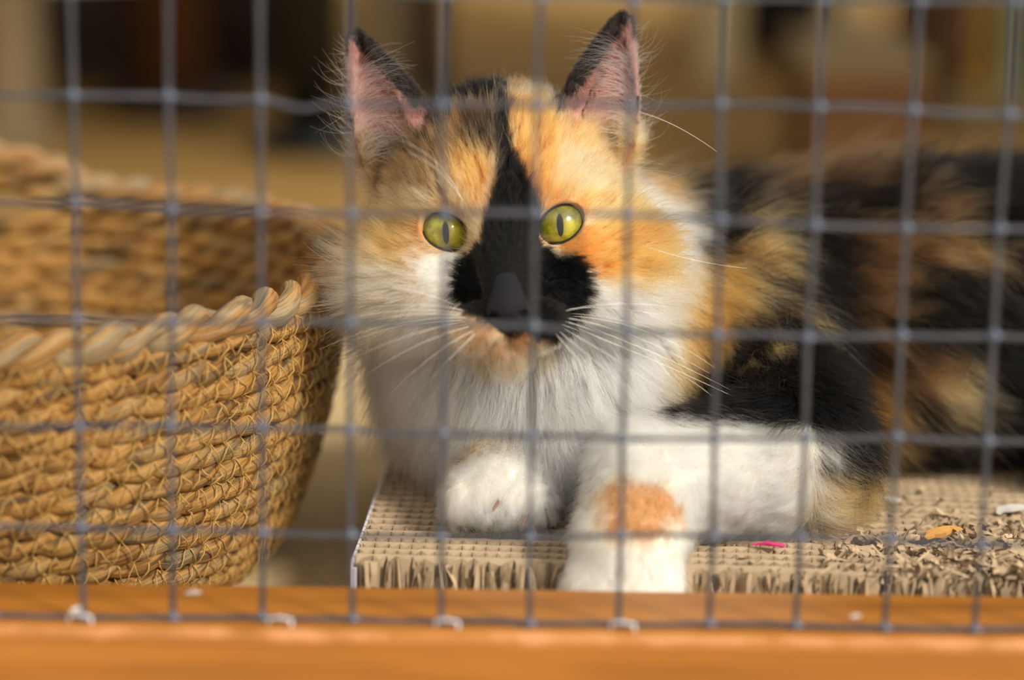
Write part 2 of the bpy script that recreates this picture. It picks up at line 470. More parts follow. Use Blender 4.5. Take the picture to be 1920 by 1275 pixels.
# ------------------------------------------------------------------ cardboard scratcher
b0 = at_z(664, 1046, BOARD_Z)
BA = math.radians(-3.2)
BL, BD = 0.46, 0.235
board = empty('cardboard_scratcher', (b0[0], b0[1], 0.0))
board.rotation_euler = (0, 0, BA)
tag(board, 'chewed corrugated cardboard scratching pad under the cat', 'scratching pad')
bR = np.array([[math.cos(BA), -math.sin(BA), 0], [math.sin(BA), math.cos(BA), 0], [0, 0, 1]])
def to_board(p): return (np.asarray(p) - np.array([b0[0], b0[1], 0])) @ bR
def chew(x, y):
    """how shredded the top is, 0..1, strongest along the front on the right"""
    return np.clip((x - 0.16) / 0.10, 0, 1) * np.clip(1.15 - y / 0.085, 0, 1)
PITCHY = 0.0072
NLAY = int(BD / PITCHY)
for i in range(NLAY):
    y = 0.0022 + i * PITCHY
    q = np.random.default_rng(500 + i)
    # flute
    half = 0.0023
    n = int(BL / half)
    x = np.linspace(0.001, BL - 0.001, n)
    amp = PITCHY * 0.45
    yy = y + np.where(np.arange(n) % 2 == 0, amp, -amp) * q.uniform(0.75, 1.0, n)
    x = x + q.normal(0, 0.00022, n)
    cw = chew(x, np.full(n, y))
    zt = BOARD_Z - 0.0003 * q.random(n) - 0.0004 - cw * np.abs(q.normal(0, 0.0035, n)) + cw * 0.0012 * q.normal(0, 1, n)
    if i == 0:
        x = np.clip(x + q.normal(0, 0.0006, n), 0.001, BL); yy = y + (yy - y) * q.uniform(0.3, 1.3, n)
        zt -= 0.003 * q.random(n) * (q.random(n) < 0.3)
    th = 0.00055
    V = np.zeros((n, 4, 3)); lean = np.cumsum(q.normal(0, 0.0001, n)) * (1 if i == 0 else 0.2)
    V[:, 0] = np.stack([x, yy - th / 2, np.zeros(n)], 1); V[:, 1] = np.stack([x + lean, yy - th / 2, zt], 1)
    V[:, 2] = np.stack([x + lean, yy + th / 2, zt], 1); V[:, 3] = np.stack([x, yy + th / 2, np.zeros(n)], 1)
    ii = np.arange(n - 1)[:, None]
    F = np.concatenate([np.stack([ii*4+k, (ii+1)*4+k, (ii+1)*4+k+1, ii*4+k+1], -1).reshape(-1, 4) for k in range(3)])
    mesh_obj('flute_sheet', V.reshape(-1, 3), F, MAT['card2'], board, smooth=False)
    # liner behind it
    m = 150
    x = np.linspace(0, BL, m); yl = y + PITCHY / 2 + q.normal(0, 0.00018, m)
    cw = chew(x, np.full(m, y))
    zt = BOARD_Z - 0.0003 * q.random(m) - cw * np.abs(q.normal(0, 0.004, m)) + cw * 0.001 * q.normal(0, 1, m)
    V = np.zeros((m, 4, 3)); th = 0.0006
    V[:, 0] = np.stack([x, yl - th / 2, np.zeros(m)], 1); V[:, 1] = np.stack([x, yl - th / 2, zt], 1)
    V[:, 2] = np.stack([x, yl + th / 2, zt], 1); V[:, 3] = np.stack([x, yl + th / 2, np.zeros(m)], 1)
    ii = np.arange(m - 1)[:, None]
    F = np.concatenate([np.stack([ii*4+k, (ii+1)*4+k, (ii+1)*4+k+1, ii*4+k+1], -1).reshape(-1, 4) for k in range(3)])
    mesh_obj('liner_sheet', V.reshape(-1, 3), F, MAT['card'], board, smooth=False)
# white wrapper at the left end
mb = MB(); mb.box((-0.0012, -0.002, 0.0), (-0.0002, BD, 0.0385)); mb.box((-0.0012, -0.003, 0.0), (0.0012, -0.0015, 0.037))
mb.build('end_wrapper', MAT['wrap'], board, smooth=False)
# torn paper on the front face and the chewed top
def scrap(q, L, W, bend):
    n = 4
    s = np.linspace(0, 1, n)
    v = []
    for k in range(n):
        w = W * (1 - 0.5 * s[k] * q.random()) * q.uniform(0.7, 1.1)
        z = bend * math.sin(math.pi * s[k]) + q.normal(0, abs(bend) * 0.15)
        v += [(-w / 2, s[k] * L - L / 2, z), (w / 2, s[k] * L - L / 2, z + q.normal(0, abs(bend) * 0.3))]
    f = [(2*k, 2*k+1, 2*k+3, 2*k+2) for k in range(n - 1)]
    return np.array(v), f
def rot_xyz(a, b, c):
    return np.array(Matrix.Rotation(c, 3, 'Z') @ Matrix.Rotation(b, 3, 'Y') @ Matrix.Rotation(a, 3, 'X'))
q = np.random.default_rng(900)
mb = MB()
for k in range(330):                                # front strips of torn flute
    x = q.uniform(0.003, BL - 0.01)
    L = q.uniform(0.014, 0.036); W = q.uniform(0.0012, 0.0034) * (1.6 if x > 0.16 and q.random() < 0.35 else 1)
    v, f = scrap(q, L, W, q.uniform(-0.002, 0.002))
    v = v @ rot_xyz(math.radians(90) + q.normal(0, 0.12), 0, q.normal(0, 0.8)).T
    v = v @ rot_xyz(0, q.normal(0, 0.10 if x < 0.16 else 0.35), 0).T
    mb.add(v + np.array([x, q.uniform(-0.0030, 0.0012), min(q.uniform(0.3, 1.0) * 0.04, 0.0395 - L / 2)]), f)
mb.build('torn_front_strips', MAT['cardlight'], board, smooth=False, kind='stuff')
mb = MB()
for k in range(2400):                                # shredded top
    x = q.uniform(0.13, 0.36); y = abs(q.normal(0, 0.045))
    if q.random() > chew(np.array(x), np.array(y)) + 0.05 or y > BD: continue
    L = q.uniform(0.003, 0.010); W = q.uniform(0.001, 0.004)
    v, f = scrap(q, L, W, q.uniform(-0.0015, 0.0015))
    v = v @ rot_xyz(q.normal(0, 0.5), q.normal(0, 0.5), q.uniform(0, TAU)).T
    mb.add(v + np.array([x, y, BOARD_Z + q.uniform(-0.002, 0.0022)]), f)
mb.build('shredded_paper', MAT['cardlight'], board, smooth=False, kind='stuff')

def loose(name, px, py, L, W, rz, mat, label, cat, thick=0.0008, lift=0.001, z=BOARD_Z):
    p = at_z(px, py, z + lift)
    mb = MB()
    n = 6; s = np.linspace(-0.5, 0.5, n); v = []; f = []
    q = np.random.default_rng(int(px))
    for k in range(n):
        w = W * (1 - (2 * abs(s[k])) ** 3 * 0.4) * q.uniform(0.45, 1.15); z = thick * (1 + math.cos(s[k] * 5))
        o_ = q.normal(0, W * 0.14); v += [(s[k]*L, -w/2 + o_, 0), (s[k]*L, w/2 + o_, 0), (s[k]*L, w/2 + o_, z), (s[k]*L, -w/2 + o_, z)]
    for k in range(n - 1):
        for e in range(4):
            f.append((k*4+e, k*4+(e+1) % 4, (k+1)*4+(e+1) % 4, (k+1)*4+e))
    f += [(0, 3, 2, 1), (n*4-4, n*4-3, n*4-2, n*4-1)]
    mb.add(v, f)
    o = mb.build(name, mat, smooth=False)
    o.location = p; o.rotation_euler = (0.1, -0.08, rz)
    return tag(o, label, cat)
loose('wood_chip', 1772, 1002, 0.017, 0.006, 0.5, MAT['chip'], 'orange wood chip lying on the chewed cardboard', 'wood chip', 0.0012, 0.002)
loose('paper_flake', 1655, 938, 0.014, 0.004, -0.5, MAT['greyflake'], 'curved whitish flake on the cardboard below the dark fur', 'flake')
loose('paper_flake', 1895, 955, 0.014, 0.006, 0.5, MAT['greyflake'], 'pale grey flake on the cardboard at the photo edge', 'flake')
loose('pink_scrap', 1442, 1022, 0.013, 0.003, -0.35, MAT['pink'], 'bright pink printed scrap beside the bent white foreleg', 'scrap', 0.0005, 0.0016)
loose('pink_scrap', 1632, 917, 0.007, 0.003, -0.2, MAT['pink'], 'tiny pink scrap at the edge of the belly fur', 'scrap', 0.0005, 0.001)

loose('paper_crumb', 362, 1112, 0.006, 0.002, 0.1, MAT['greyflake'], 'small pale crumb on the wooden rail below the basket', 'crumb', 0.0004, 0.0004, LEDGE_Z)
loose('paper_crumb', 1604, 1156, 0.004, 0.002, 0.4, MAT['greyflake'], 'small pale crumb on the wooden rail below the chewed cardboard', 'crumb', 0.0004, 0.0004, LEDGE_Z)
loose('paper_shred', 148, 1140, 0.008, 0.0022, 1.0, MAT['greyflake'], 'pale shred caught at the netting above the rail', 'shred', 0.0004, 0.0004, LEDGE_Z)
# ------------------------------------------------------------------ the cat (all lengths below in millimetres)
H0 = at(943, 428, 0.0) * 1000.0                     # midpoint between the eyes
AL = PITCH
UP = np.array([0, math.sin(AL), math.cos(AL)])
FW = np.array([0, -math.cos(AL), math.sin(AL)])
RT = np.array([1.0, 0, 0])
HR = math.radians(4.6)
HU = math.cos(HR) * RT + math.sin(HR) * UP          # head axes: right, up, forward
HV = math.cos(HR) * UP - math.sin(HR) * RT
HM = np.stack([HU, HV, FW], 1).astype(np.float32)
H0f = H0.astype(np.float32)
def to_head(P): return (P - H0f) @ HM
def from_head(h): return np.asarray(h, float) @ HM.T.astype(float) + H0

def ell(P, c, r):
    c = np.asarray(c, np.float32); r = np.asarray(r, np.float32)
    q = (P - c) / r
    k0 = np.sqrt((q * q).sum(-1)); k1 = np.sqrt(((q / r) ** 2).sum(-1)) + 1e-6
    return k0 * (k0 - 1) / k1
def rcone(P, a, b, ra, rb, sc=None):
    a = np.asarray(a, np.float32); b = np.asarray(b, np.float32)
    ab = b - a; t = np.clip(((P - a) @ ab) / (ab @ ab), 0, 1)
    return np.linalg.norm(P - a - t[..., None] * ab, axis=-1) - (ra + (rb - ra) * t)
def smin(a, b, k):
    h = np.clip(0.5 + 0.5 * (b - a) / k, 0, 1)
    return b * (1 - h) + a * h - k * h * (1 - h)
def smax(a, b, k): return -smin(-a, -b, k)
def seg2(u, v, a, b):
    a = np.asarray(a, np.float32); b = np.asarray(b, np.float32)
    d = b - a; t = np.clip(((u - a[0]) * d[0] + (v - a[1]) * d[1]) / (d @ d), 0, 1)
    return np.sqrt((u - a[0] - t * d[0]) ** 2 + (v - a[1] - t * d[1]) ** 2)
def poly_sd(u, v, poly):
    """signed distance to a closed polygon, negative inside"""
    d = np.full(u.shape, 1e9, np.float32); ins = np.zeros(u.shape, bool)
    n = len(poly)
    for i in range(n):
        a = poly[i]; b = poly[(i + 1) % n]
        d = np.minimum(d, seg2(u, v, a, b))
        c = (a[1] > v) != (b[1] > v)
        with np.errstate(divide='ignore', invalid='ignore'):
            xi = (b[0] - a[0]) * (v - a[1]) / (b[1] - a[1] + 1e-9) + a[0]
        ins ^= c & (u < xi)
    return np.where(ins, -d, d)

EYE_U, EYE_W, EYE_R = 21.4, -6.6, 11.0
EYE_TILT = math.radians(29)
EAR_POLY = [(25, 45), (28, 54.5), (36.5, 66), (45, 76), (51, 81), (54, 78), (55, 62), (54.5, 45), (53, 32), (48, 20), (36, 26)]
def ear_cup(u, v):
    """depth of the ear sheet at (|u|, v)"""
    f = np.clip((v - 20) / 61, 0, 1)
    mid = 39.5 + 11 * f; half = np.maximum(14 * (1 - f), 1.5)
    a = np.clip((u - mid) / half, -1.3, 1.3)
    return -24 - 7 * f - (13 * (1 - f) ** 0.8) * (1 - np.minimum(a * a, 1.6)) - 5 * a * (1 - f)
def sd_ear(h):
    u = np.abs(h[..., 0]); v = h[..., 1]
    d2 = poly_sd(u, v, EAR_POLY) - 0.5
    th = 1.7 + 2.2 * np.clip((45 - v) / 25, 0, 1)
    return smax(d2, (np.abs(h[..., 2] - ear_cup(u, v)) - th) * 0.8, 1.2)
def sd_head(P):
    h = to_head(P)
    m = h.copy(); m[..., 0] = np.abs(m[..., 0])
    d = ell(h, (0, 9, -38), (44, 46, 45))
    d = smin(d, ell(m, (26, -17, -17), (24, 23, 25)), 10)
    d = smin(d, ell(h, (0, -26, -14), (27, 20, 26)), 10)
    d = smin(d, ell(m, (17, 14, -6), (15, 9, 12)), 9)
    d = smin(d, rcone(h, (0, 8, -1), (0, -25, 25), 12.5, 8.2), 8)
    d = smin(d, ell(m, (9.0, -36.5, 19), (12.0, 9.6, 13.5)), 4)
    d = smin(d, ell(h, (0, -45, 14.5), (9.5, 6, 10)), 3)
    d = smin(d, ell(h, (0, -30.5, 27), (7.8, 6, 7.5)), 3)
    # mouth line
    g = rcone(m, (0, -41.5, 33), (13, -43.5, 22), 1.1, 0.9)
    d = smax(d, -g, 1.5)
    # eye openings
    c, s = math.cos(EYE_TILT), math.sin(EYE_TILT)
    e = m - np.array([EYE_U, 0, 3], np.float32)
    er = np.stack([e[..., 0] * c + e[..., 1] * s, -e[..., 0] * s + e[..., 1] * c, e[..., 2]], -1)
    # fleshy lids first, then the opening
    d = smin(d, ell(er, (0, 0, -7.5), (13, 11, 11)), 4)
    d = smax(d, -ell(er, (0, 0, 2), (10.0, 7.0, 10)), 1.0)
    d = smin(d, sd_ear(h), 4)
    return d

HC = from_head((0, 5, -42))
def sd_neck(P):
    d = rcone(P, HC, (38, 78, 100), 36, 46)
    d = smin(d, ell(P, (6, 40, 100), (49, 34, 48)), 14)
    d = smin(d, ell(P, (21, 46, 80), (47, 36, 40)), 14)
    d = smin(d, ell(P, (22, 18, 72), (27, 18, 30)), 10)
    return d
def sd_trunk(P):
    d = rcone(P, (70, 92, 94), (150, 104, 96), 50, 55)
    d = smin(d, rcone(P, (150, 104, 96), (255, 116, 96), 55, 56), 8)
    d = smin(d, ell(P, (84, 62, 88), (40, 34, 45)), 14)          # near shoulder
    d = smin(d, ell(P, (275, 92, 80), (62, 50, 42)), 14)          # haunch
    d = smin(d, rcone(P, (310, 130, 75), (338, 170, 55), 30, 12), 14)
    d = smin(d, rcone(P, (338, 170, 55), (250, 196, 52), 11, 9), 8)   # tail laid along the far side
    d = smin(d, rcone(P, (300, 70, 52), (225, 52, 52), 20, 12), 10)   # hind foot
    return d
LW = [np.array(p, float) for p in ((96, 44, 84), (103, -1, 66), (52, -25, 62), (43, -57, 46), (40, -66, 20))]
def sd_legL(P):
    d = rcone(P, LW[0], LW[1], 28, 24)
    d = smin(d, rcone(P, LW[1], LW[2], 25, 20), 8)
    d = smin(d, rcone(P, LW[2], LW[3], 19, 18), 7)
    d = smin(d, rcone(P, LW[3], LW[4], 18, 19), 5)
    for k, x in enumerate((24, 34, 45, 56)):
        d = smin(d, rcone(P, (x * 0.8 + 9, -66, 34), (x, -75 + 2 * abs(k - 1.5), 14), 9.0, 8.6), 6)
    return d
RW = [np.array(p, float) for p in ((-6, 58, 68), (-4, 16, 60), (-3, -6, 55))]
def sd_legR(P):
    d = rcone(P, RW[0], RW[1], 22, 15)
    d = smin(d, rcone(P, RW[1], RW[2], 14.5, 13), 6)
    d = smin(d, ell(P, (-5, -8, 53), (17.5, 15, 12)), 5)
    for k, x in enumerate((-17, -9, 0, 8)):
        d = smin(d, ell(P, (x, -19 + 1.5 * abs(k - 1.5), 51.5 - 0.5 * abs(k - 1.5)), (6.6, 8, 9)), 4)
    return d
GROUPS = [sd_head, sd_neck, sd_trunk, sd_legL, sd_legR]
def sd_all(P):
    d = [g(P) for g in GROUPS]
    a = smin(d[0], d[1], 14); b = smin(a, d[2], 16)
    b = smin(b, d[3], 12); b = smin(b, d[4], 6)
    under = 41.0 - P[..., 2]                          # rest on the pad, except the paw hanging over its edge
    hang = np.clip((-(P[..., 1]) - 42) * 3, 0, 60)
    return smax(b, under - hang, 2.0)

def grad(fn, P, e=0.4):
    g = np.empty_like(P)
    for k in range(3):
        o = np.zeros(3, np.float32); o[k] = e
        g[:, k] = fn(P + o) - fn(P - o)
    return g / (np.linalg.norm(g, axis=1)[:, None] + 1e-9)

def surface_nets(fn, lo, hi, vox, proj=2):
    lo = np.asarray(lo, float); n = np.ceil((np.asarray(hi) - lo) / vox).astype(int) + 1
    # coarse pass, then fine evaluation only near the surface
    B = 6
    nb = (n + B - 1) // B
    n = nb * B + 1
    cc = np.stack(np.meshgrid(*[(np.arange(k) + 0.5) * B * vox for k in nb], indexing='ij'), -1).reshape(-1, 3) + lo
    dc = fn(cc.astype(np.float32)).reshape(nb)
    act = np.abs(dc) < B * vox * 1.35
    D = np.repeat(np.repeat(np.repeat(np.where(dc > 0, 50, -50).astype(np.float32), B, 0), B, 1), B, 2)
    D = np.pad(D, ((0, 1),) * 3, mode='edge')
    m = np.zeros(n, bool)
    rep = np.repeat(np.repeat(np.repeat(act, B, 0), B, 1), B, 2)
    for dx in (0, 1):
        for dy in (0, 1):
            for dz in (0, 1):
                m[dx:dx + rep.shape[0], dy:dy + rep.shape[1], dz:dz + rep.shape[2]] |= rep
    idx = np.argwhere(m)
    for s in range(0, len(idx), 400000):
        q = idx[s:s + 400000]
        D[q[:, 0], q[:, 1], q[:, 2]] = fn((q * vox + lo).astype(np.float32))
    S = D < 0
    c = np.zeros(tuple(n - 1), np.int8)
    for dx in (0, 1):
        for dy in (0, 1):
            for dz in (0, 1):
                c += S[dx:n[0]-1+dx, dy:n[1]-1+dy, dz:n[2]-1+dz]
    cell = np.argwhere((c > 0) & (c < 8))
    vid = np.full(tuple(n - 1), -1, np.int64); vid[tuple(cell.T)] = np.arange(len(cell))
    acc = np.zeros((len(cell), 3)); cnt = np.zeros(len(cell))
    cor = [(a, b, e) for a in (0, 1) for b in (0, 1) for e in (0, 1)]
    for a in cor:
        for ax in range(3):
            if a[ax]: continue
            b = list(a); b[ax] = 1
            da = D[tuple((cell + a).T)]; db = D[tuple((cell + b).T)]
            x = (da < 0) != (db < 0)
            tt = np.where(x, da / np.where(x, da - db, 1), 0)
            p = cell + np.asarray(a, float); p[:, ax] += tt
            acc[x] += p[x]; cnt[x] += 1
    V = (acc / cnt[:, None]) * vox + lo
    F = []
    for ax in range(3):
        b, e = (ax + 1) % 3, (ax + 2) % 3
        s0 = [slice(None)] * 3; s1 = [slice(None)] * 3
        s0[ax] = slice(0, -1); s1[ax] = slice(1, None)
        x = np.argwhere(S[tuple(s0)] != S[tuple(s1)])
        x = x[(x[:, b] > 0) & (x[:, e] > 0) & (x[:, b] < n[b] - 1) & (x[:, e] < n[e] - 1)]
        q = []
        for ob, oe in ((1, 1), (0, 1), (0, 0), (1, 0)):
            y = x.copy(); y[:, b] -= ob; y[:, e] -= oe
            q.append(vid[tuple(y.T)])
        q = np.stack(q, 1)
        neg = S[tuple(x.T)]
        q[~neg] = q[~neg][:, ::-1]
        F.append(q[(q >= 0).all(1)])
    F = np.concatenate(F)
    V = V.astype(np.float32)
    for _ in range(proj):
        d = fn(V); V = V - grad(fn, V) * np.clip(d, -vox, vox)[:, None] * 0.9
    return V, F

BV, BF = surface_nets(sd_all, (-85, -92, -2), (360, 215, 245), 1.5)

# ---- coat pattern, in the cat's own frontal plane (millimetres; design numbers are given in 1/5 mm)
def front_plane(P): return (P - np.float32(0)) @ RT.astype(np.float32), (P - H0f) @ UP.astype(np.float32)
C_BLACK = np.array(srgb(7, 6, 6)[:3]); C_WHITE = np.array(srgb(253, 247, 232)[:3])
C_ORANGE = np.array(srgb(200, 130, 66)[:3]); C_DORANGE = np.array(srgb(204, 118, 44)[:3]); C_CREAM = np.array(srgb(212, 172, 124)[:3])
C_TAN = np.array(srgb(188, 146, 92)[:3]); C_BROWN = np.array(srgb(94, 68, 42)[:3]); C_GRIZ = np.array(srgb(118, 90, 58)[:3])
C_PINK = np.array(srgb(184, 126, 114)[:3]); C_DARKB = np.array(srgb(30, 23, 19)[:3])

def vnoise(P, scale, seed):
    q = P / scale; i = np.floor(q).astype(np.int64); f = (q - i); f = f * f * (3 - 2 * f)
    out = np.zeros(len(P))
    for dx in (0, 1):
        for dy in (0, 1):
            for dz in (0, 1):
                hsh = ((i[:, 0] + dx) * 73856093) ^ ((i[:, 1] + dy) * 19349663) ^ ((i[:, 2] + dz) * 83492791) ^ (seed * 2654435)
                hsh = (hsh ^ (hsh >> 13)) * 1274126177 & 0xFFFFFF
                w = (f[:, 0] if dx else 1 - f[:, 0]) * (f[:, 1] if dy else 1 - f[:, 1]) * (f[:, 2] if dz else 1 - f[:, 2])
                out += w * (hsh / 0xFFFFFF)
    return out

FACE = [  # (colour, strength, feather, polygon) painted in order over the face
    ('CREAM', 0.9, 9, [(620, 180), (940, 150), (1240, 180), (1225, 330), (1225, 470), (1190, 520), (1090, 510), (1000, 480), (900, 480), (780, 490), (640, 500)]),
    ('GRIZ', 0.9, 9, [(640, 200), (700, 190), (800, 190), (880, 200), (930, 210), (925, 330), (900, 370), (800, 390), (700, 360), (650, 330)]),
    ('CREAM', 0.75, 9, [(660, 310), (760, 300), (860, 340), (915, 400), (905, 450), (860, 500), (760, 500), (680, 470), (645, 400)]),
    ('ORANGE', 0.85, 9, [(840, 270), (880, 290), (925, 300), (925, 350), (905, 400), (870, 380), (845, 340)]),
    ('ORANGE', 0.8, 10, [(650, 380), (720, 390), (785, 400), (800, 470), (780, 505), (700, 510), (650, 480)]),
    ('ORANGE', 0.9, 6, [(820, 195), (860, 190), (862, 260), (840, 270), (815, 250)]),
    ('ORANGE', 0.8, 6, [(880, 190), (920, 190), (922, 240), (890, 235)]),
    ('GRIZ', 0.95, 10, [(680, 225), (790, 215), (835, 250), (850, 300), (830, 360), (760, 380), (690, 350), (660, 300)]),
    ('BLACK', 0.85, 9, [(858, 215), (900, 205), (934, 225), (934, 310), (908, 300), (880, 290), (862, 260)]),
    ('DARKB', 0.6, 10, [(730, 225), (800, 210), (820, 260), (800, 310), (750, 300)]),
    ('CREAM', 0.85, 9, [(1000, 200), (1100, 180), (1200, 240), (1225, 320), (1215, 440), (1150, 440), (1090, 380), (1040, 370), (1000, 330)]),
    ('ORANGE', 0.95, 6, [(940, 185), (1010, 190), (1040, 230), (1030, 330), (1010, 390), (985, 350), (950, 290)]),
    ('ORANGE', 0.75, 9, [(1050, 210), (1150, 220), (1210, 280), (1200, 330), (1110, 290), (1040, 270)]),
    ('ORANGE', 0.8, 8, [(1010, 345), (1060, 370), (1120, 372), (1200, 360), (1215, 400), (1130, 410), (1095, 400), (1060, 380), (1015, 390)]),
    ('ORANGE', 0.95, 8, [(1090, 420), (1150, 415), (1215, 420), (1225, 480), (1190, 520), (1130, 520), (1085, 490), (1040, 470)]),
    ('WHITE', 1.0, 7, [(788, 482), (840, 476), (872, 480), (866, 550), (850, 580), (820, 570), (795, 530)]),
    ('CREAM', 0.7, 10, [(640, 480), (780, 500), (800, 560), (760, 600), (690, 580), (640, 540)]),
    ('CREAM', 0.92, 6, [(846, 582), (870, 570), (950, 570), (1050, 600), (1040, 645), (1000, 668), (960, 690), (900, 680), (850, 630)]),
    ('ORANGE', 0.4, 5, [(862, 600), (900, 596), (930, 618), (925, 632), (890, 634), (868, 622)]),
    ('ORANGE', 0.7, 4, [(960, 618), (1005, 612), (1012, 632), (980, 640), (960, 632)]),
    ('PINK', 0.3, 5, [(905, 640), (985, 640), (975, 668), (920, 668)]),
    ('BLACK', 1.0, 3.5, [(926, 120), (944, 120), (946, 200), (948, 270), (962, 310), (985, 345), (1002, 375), (1012, 410), (1010, 455), (1030, 476), (1062, 474), (1095, 500), (1103, 525), (1095, 560), (1085, 585), (1066, 610), (1045, 636), (1015, 634), (985, 622), (950, 628), (912, 602), (880, 588), (858, 566), (849, 540), (856, 505), (876, 478), (902, 462), (908, 430), (912, 400), (922, 372), (930, 330), (934, 290), (930, 250), (924, 200)]),
    ('BLACK', 1.0, 6, [(740, 110), (926, 100), (932, 200), (890, 200), (850, 212), (832, 245), (800, 250), (755, 215)]),
    ('BROWN', 0.7, 6, [(944, 110), (1040, 110), (1035, 180), (946, 185)]),
    ('ORANGE', 0.6, 6, [(950, 120), (1020, 120), (1020, 165), (950, 165)]),
    ('BLACK', 1.0, 6, [(1025, 100), (1110, 100), (1100, 175), (1066, 215), (1030, 208)]),
]
CM = {'BLACK': C_BLACK, 'WHITE': C_WHITE, 'ORANGE': C_ORANGE, 'CREAM': C_CREAM, 'BROWN': C_BROWN, 'GRIZ': C_GRIZ, 'PINK': C_PINK, 'TAN': C_TAN, 'DORANGE': C_DORANGE, 'DARKB': C_DARKB}
TRUNK = [  # (colour, strength, feather, cx, cy, rx, ry, angle)
    ('ORANGE', 0.9, 1290, 330, 55, 26, 0), ('BROWN', 0.7, 1500, 375, 110, 24, -12), ('BROWN', 0.5, 1640, 365, 90, 18, -20),
    ('TAN', 0.95, 1430, 470, 62, 60, 20), ('BROWN', 0.9, 1720, 470, 170, 34, 8), ('TAN', 0.35, 1800, 480, 110, 26, 6),
    ('TAN', 0.85, 1385, 565, 42, 60, -10), ('TAN', 0.9, 1500, 610, 34, 50, -20), ('TAN', 0.9, 1470, 690, 90, 34, 38), ('CREAM', 0.6, 1480, 680, 60, 16, 38),
    ('ORANGE', 0.8, 1660, 760, 42, 100, -12), ('TAN', 0.9, 1800, 730, 46, 85, -25), ('CREAM', 0.5, 1815, 715, 20, 46, -25), ('BROWN', 0.7, 1850, 860, 80, 22, -5),
    ('TAN', 0.7, 1620, 860, 70, 36, 0), ('BROWN', 0.5, 1560, 820, 60, 24, 20)]
SHOULDER = [(1300, 490), (1352, 505), (1362, 640), (1355, 695), (1310, 712), (1258, 690), (1262, 640), (1285, 590)]
def blend(col, c, w): return col * (1 - w[:, None]) + c * w[:, None]

def group_w(P, k=5.0):
    d = np.stack([g(P) for g in GROUPS], 1)
    w = np.exp(-(d - d.min(1)[:, None]) / k)
    return w / w.sum(1)[:, None]

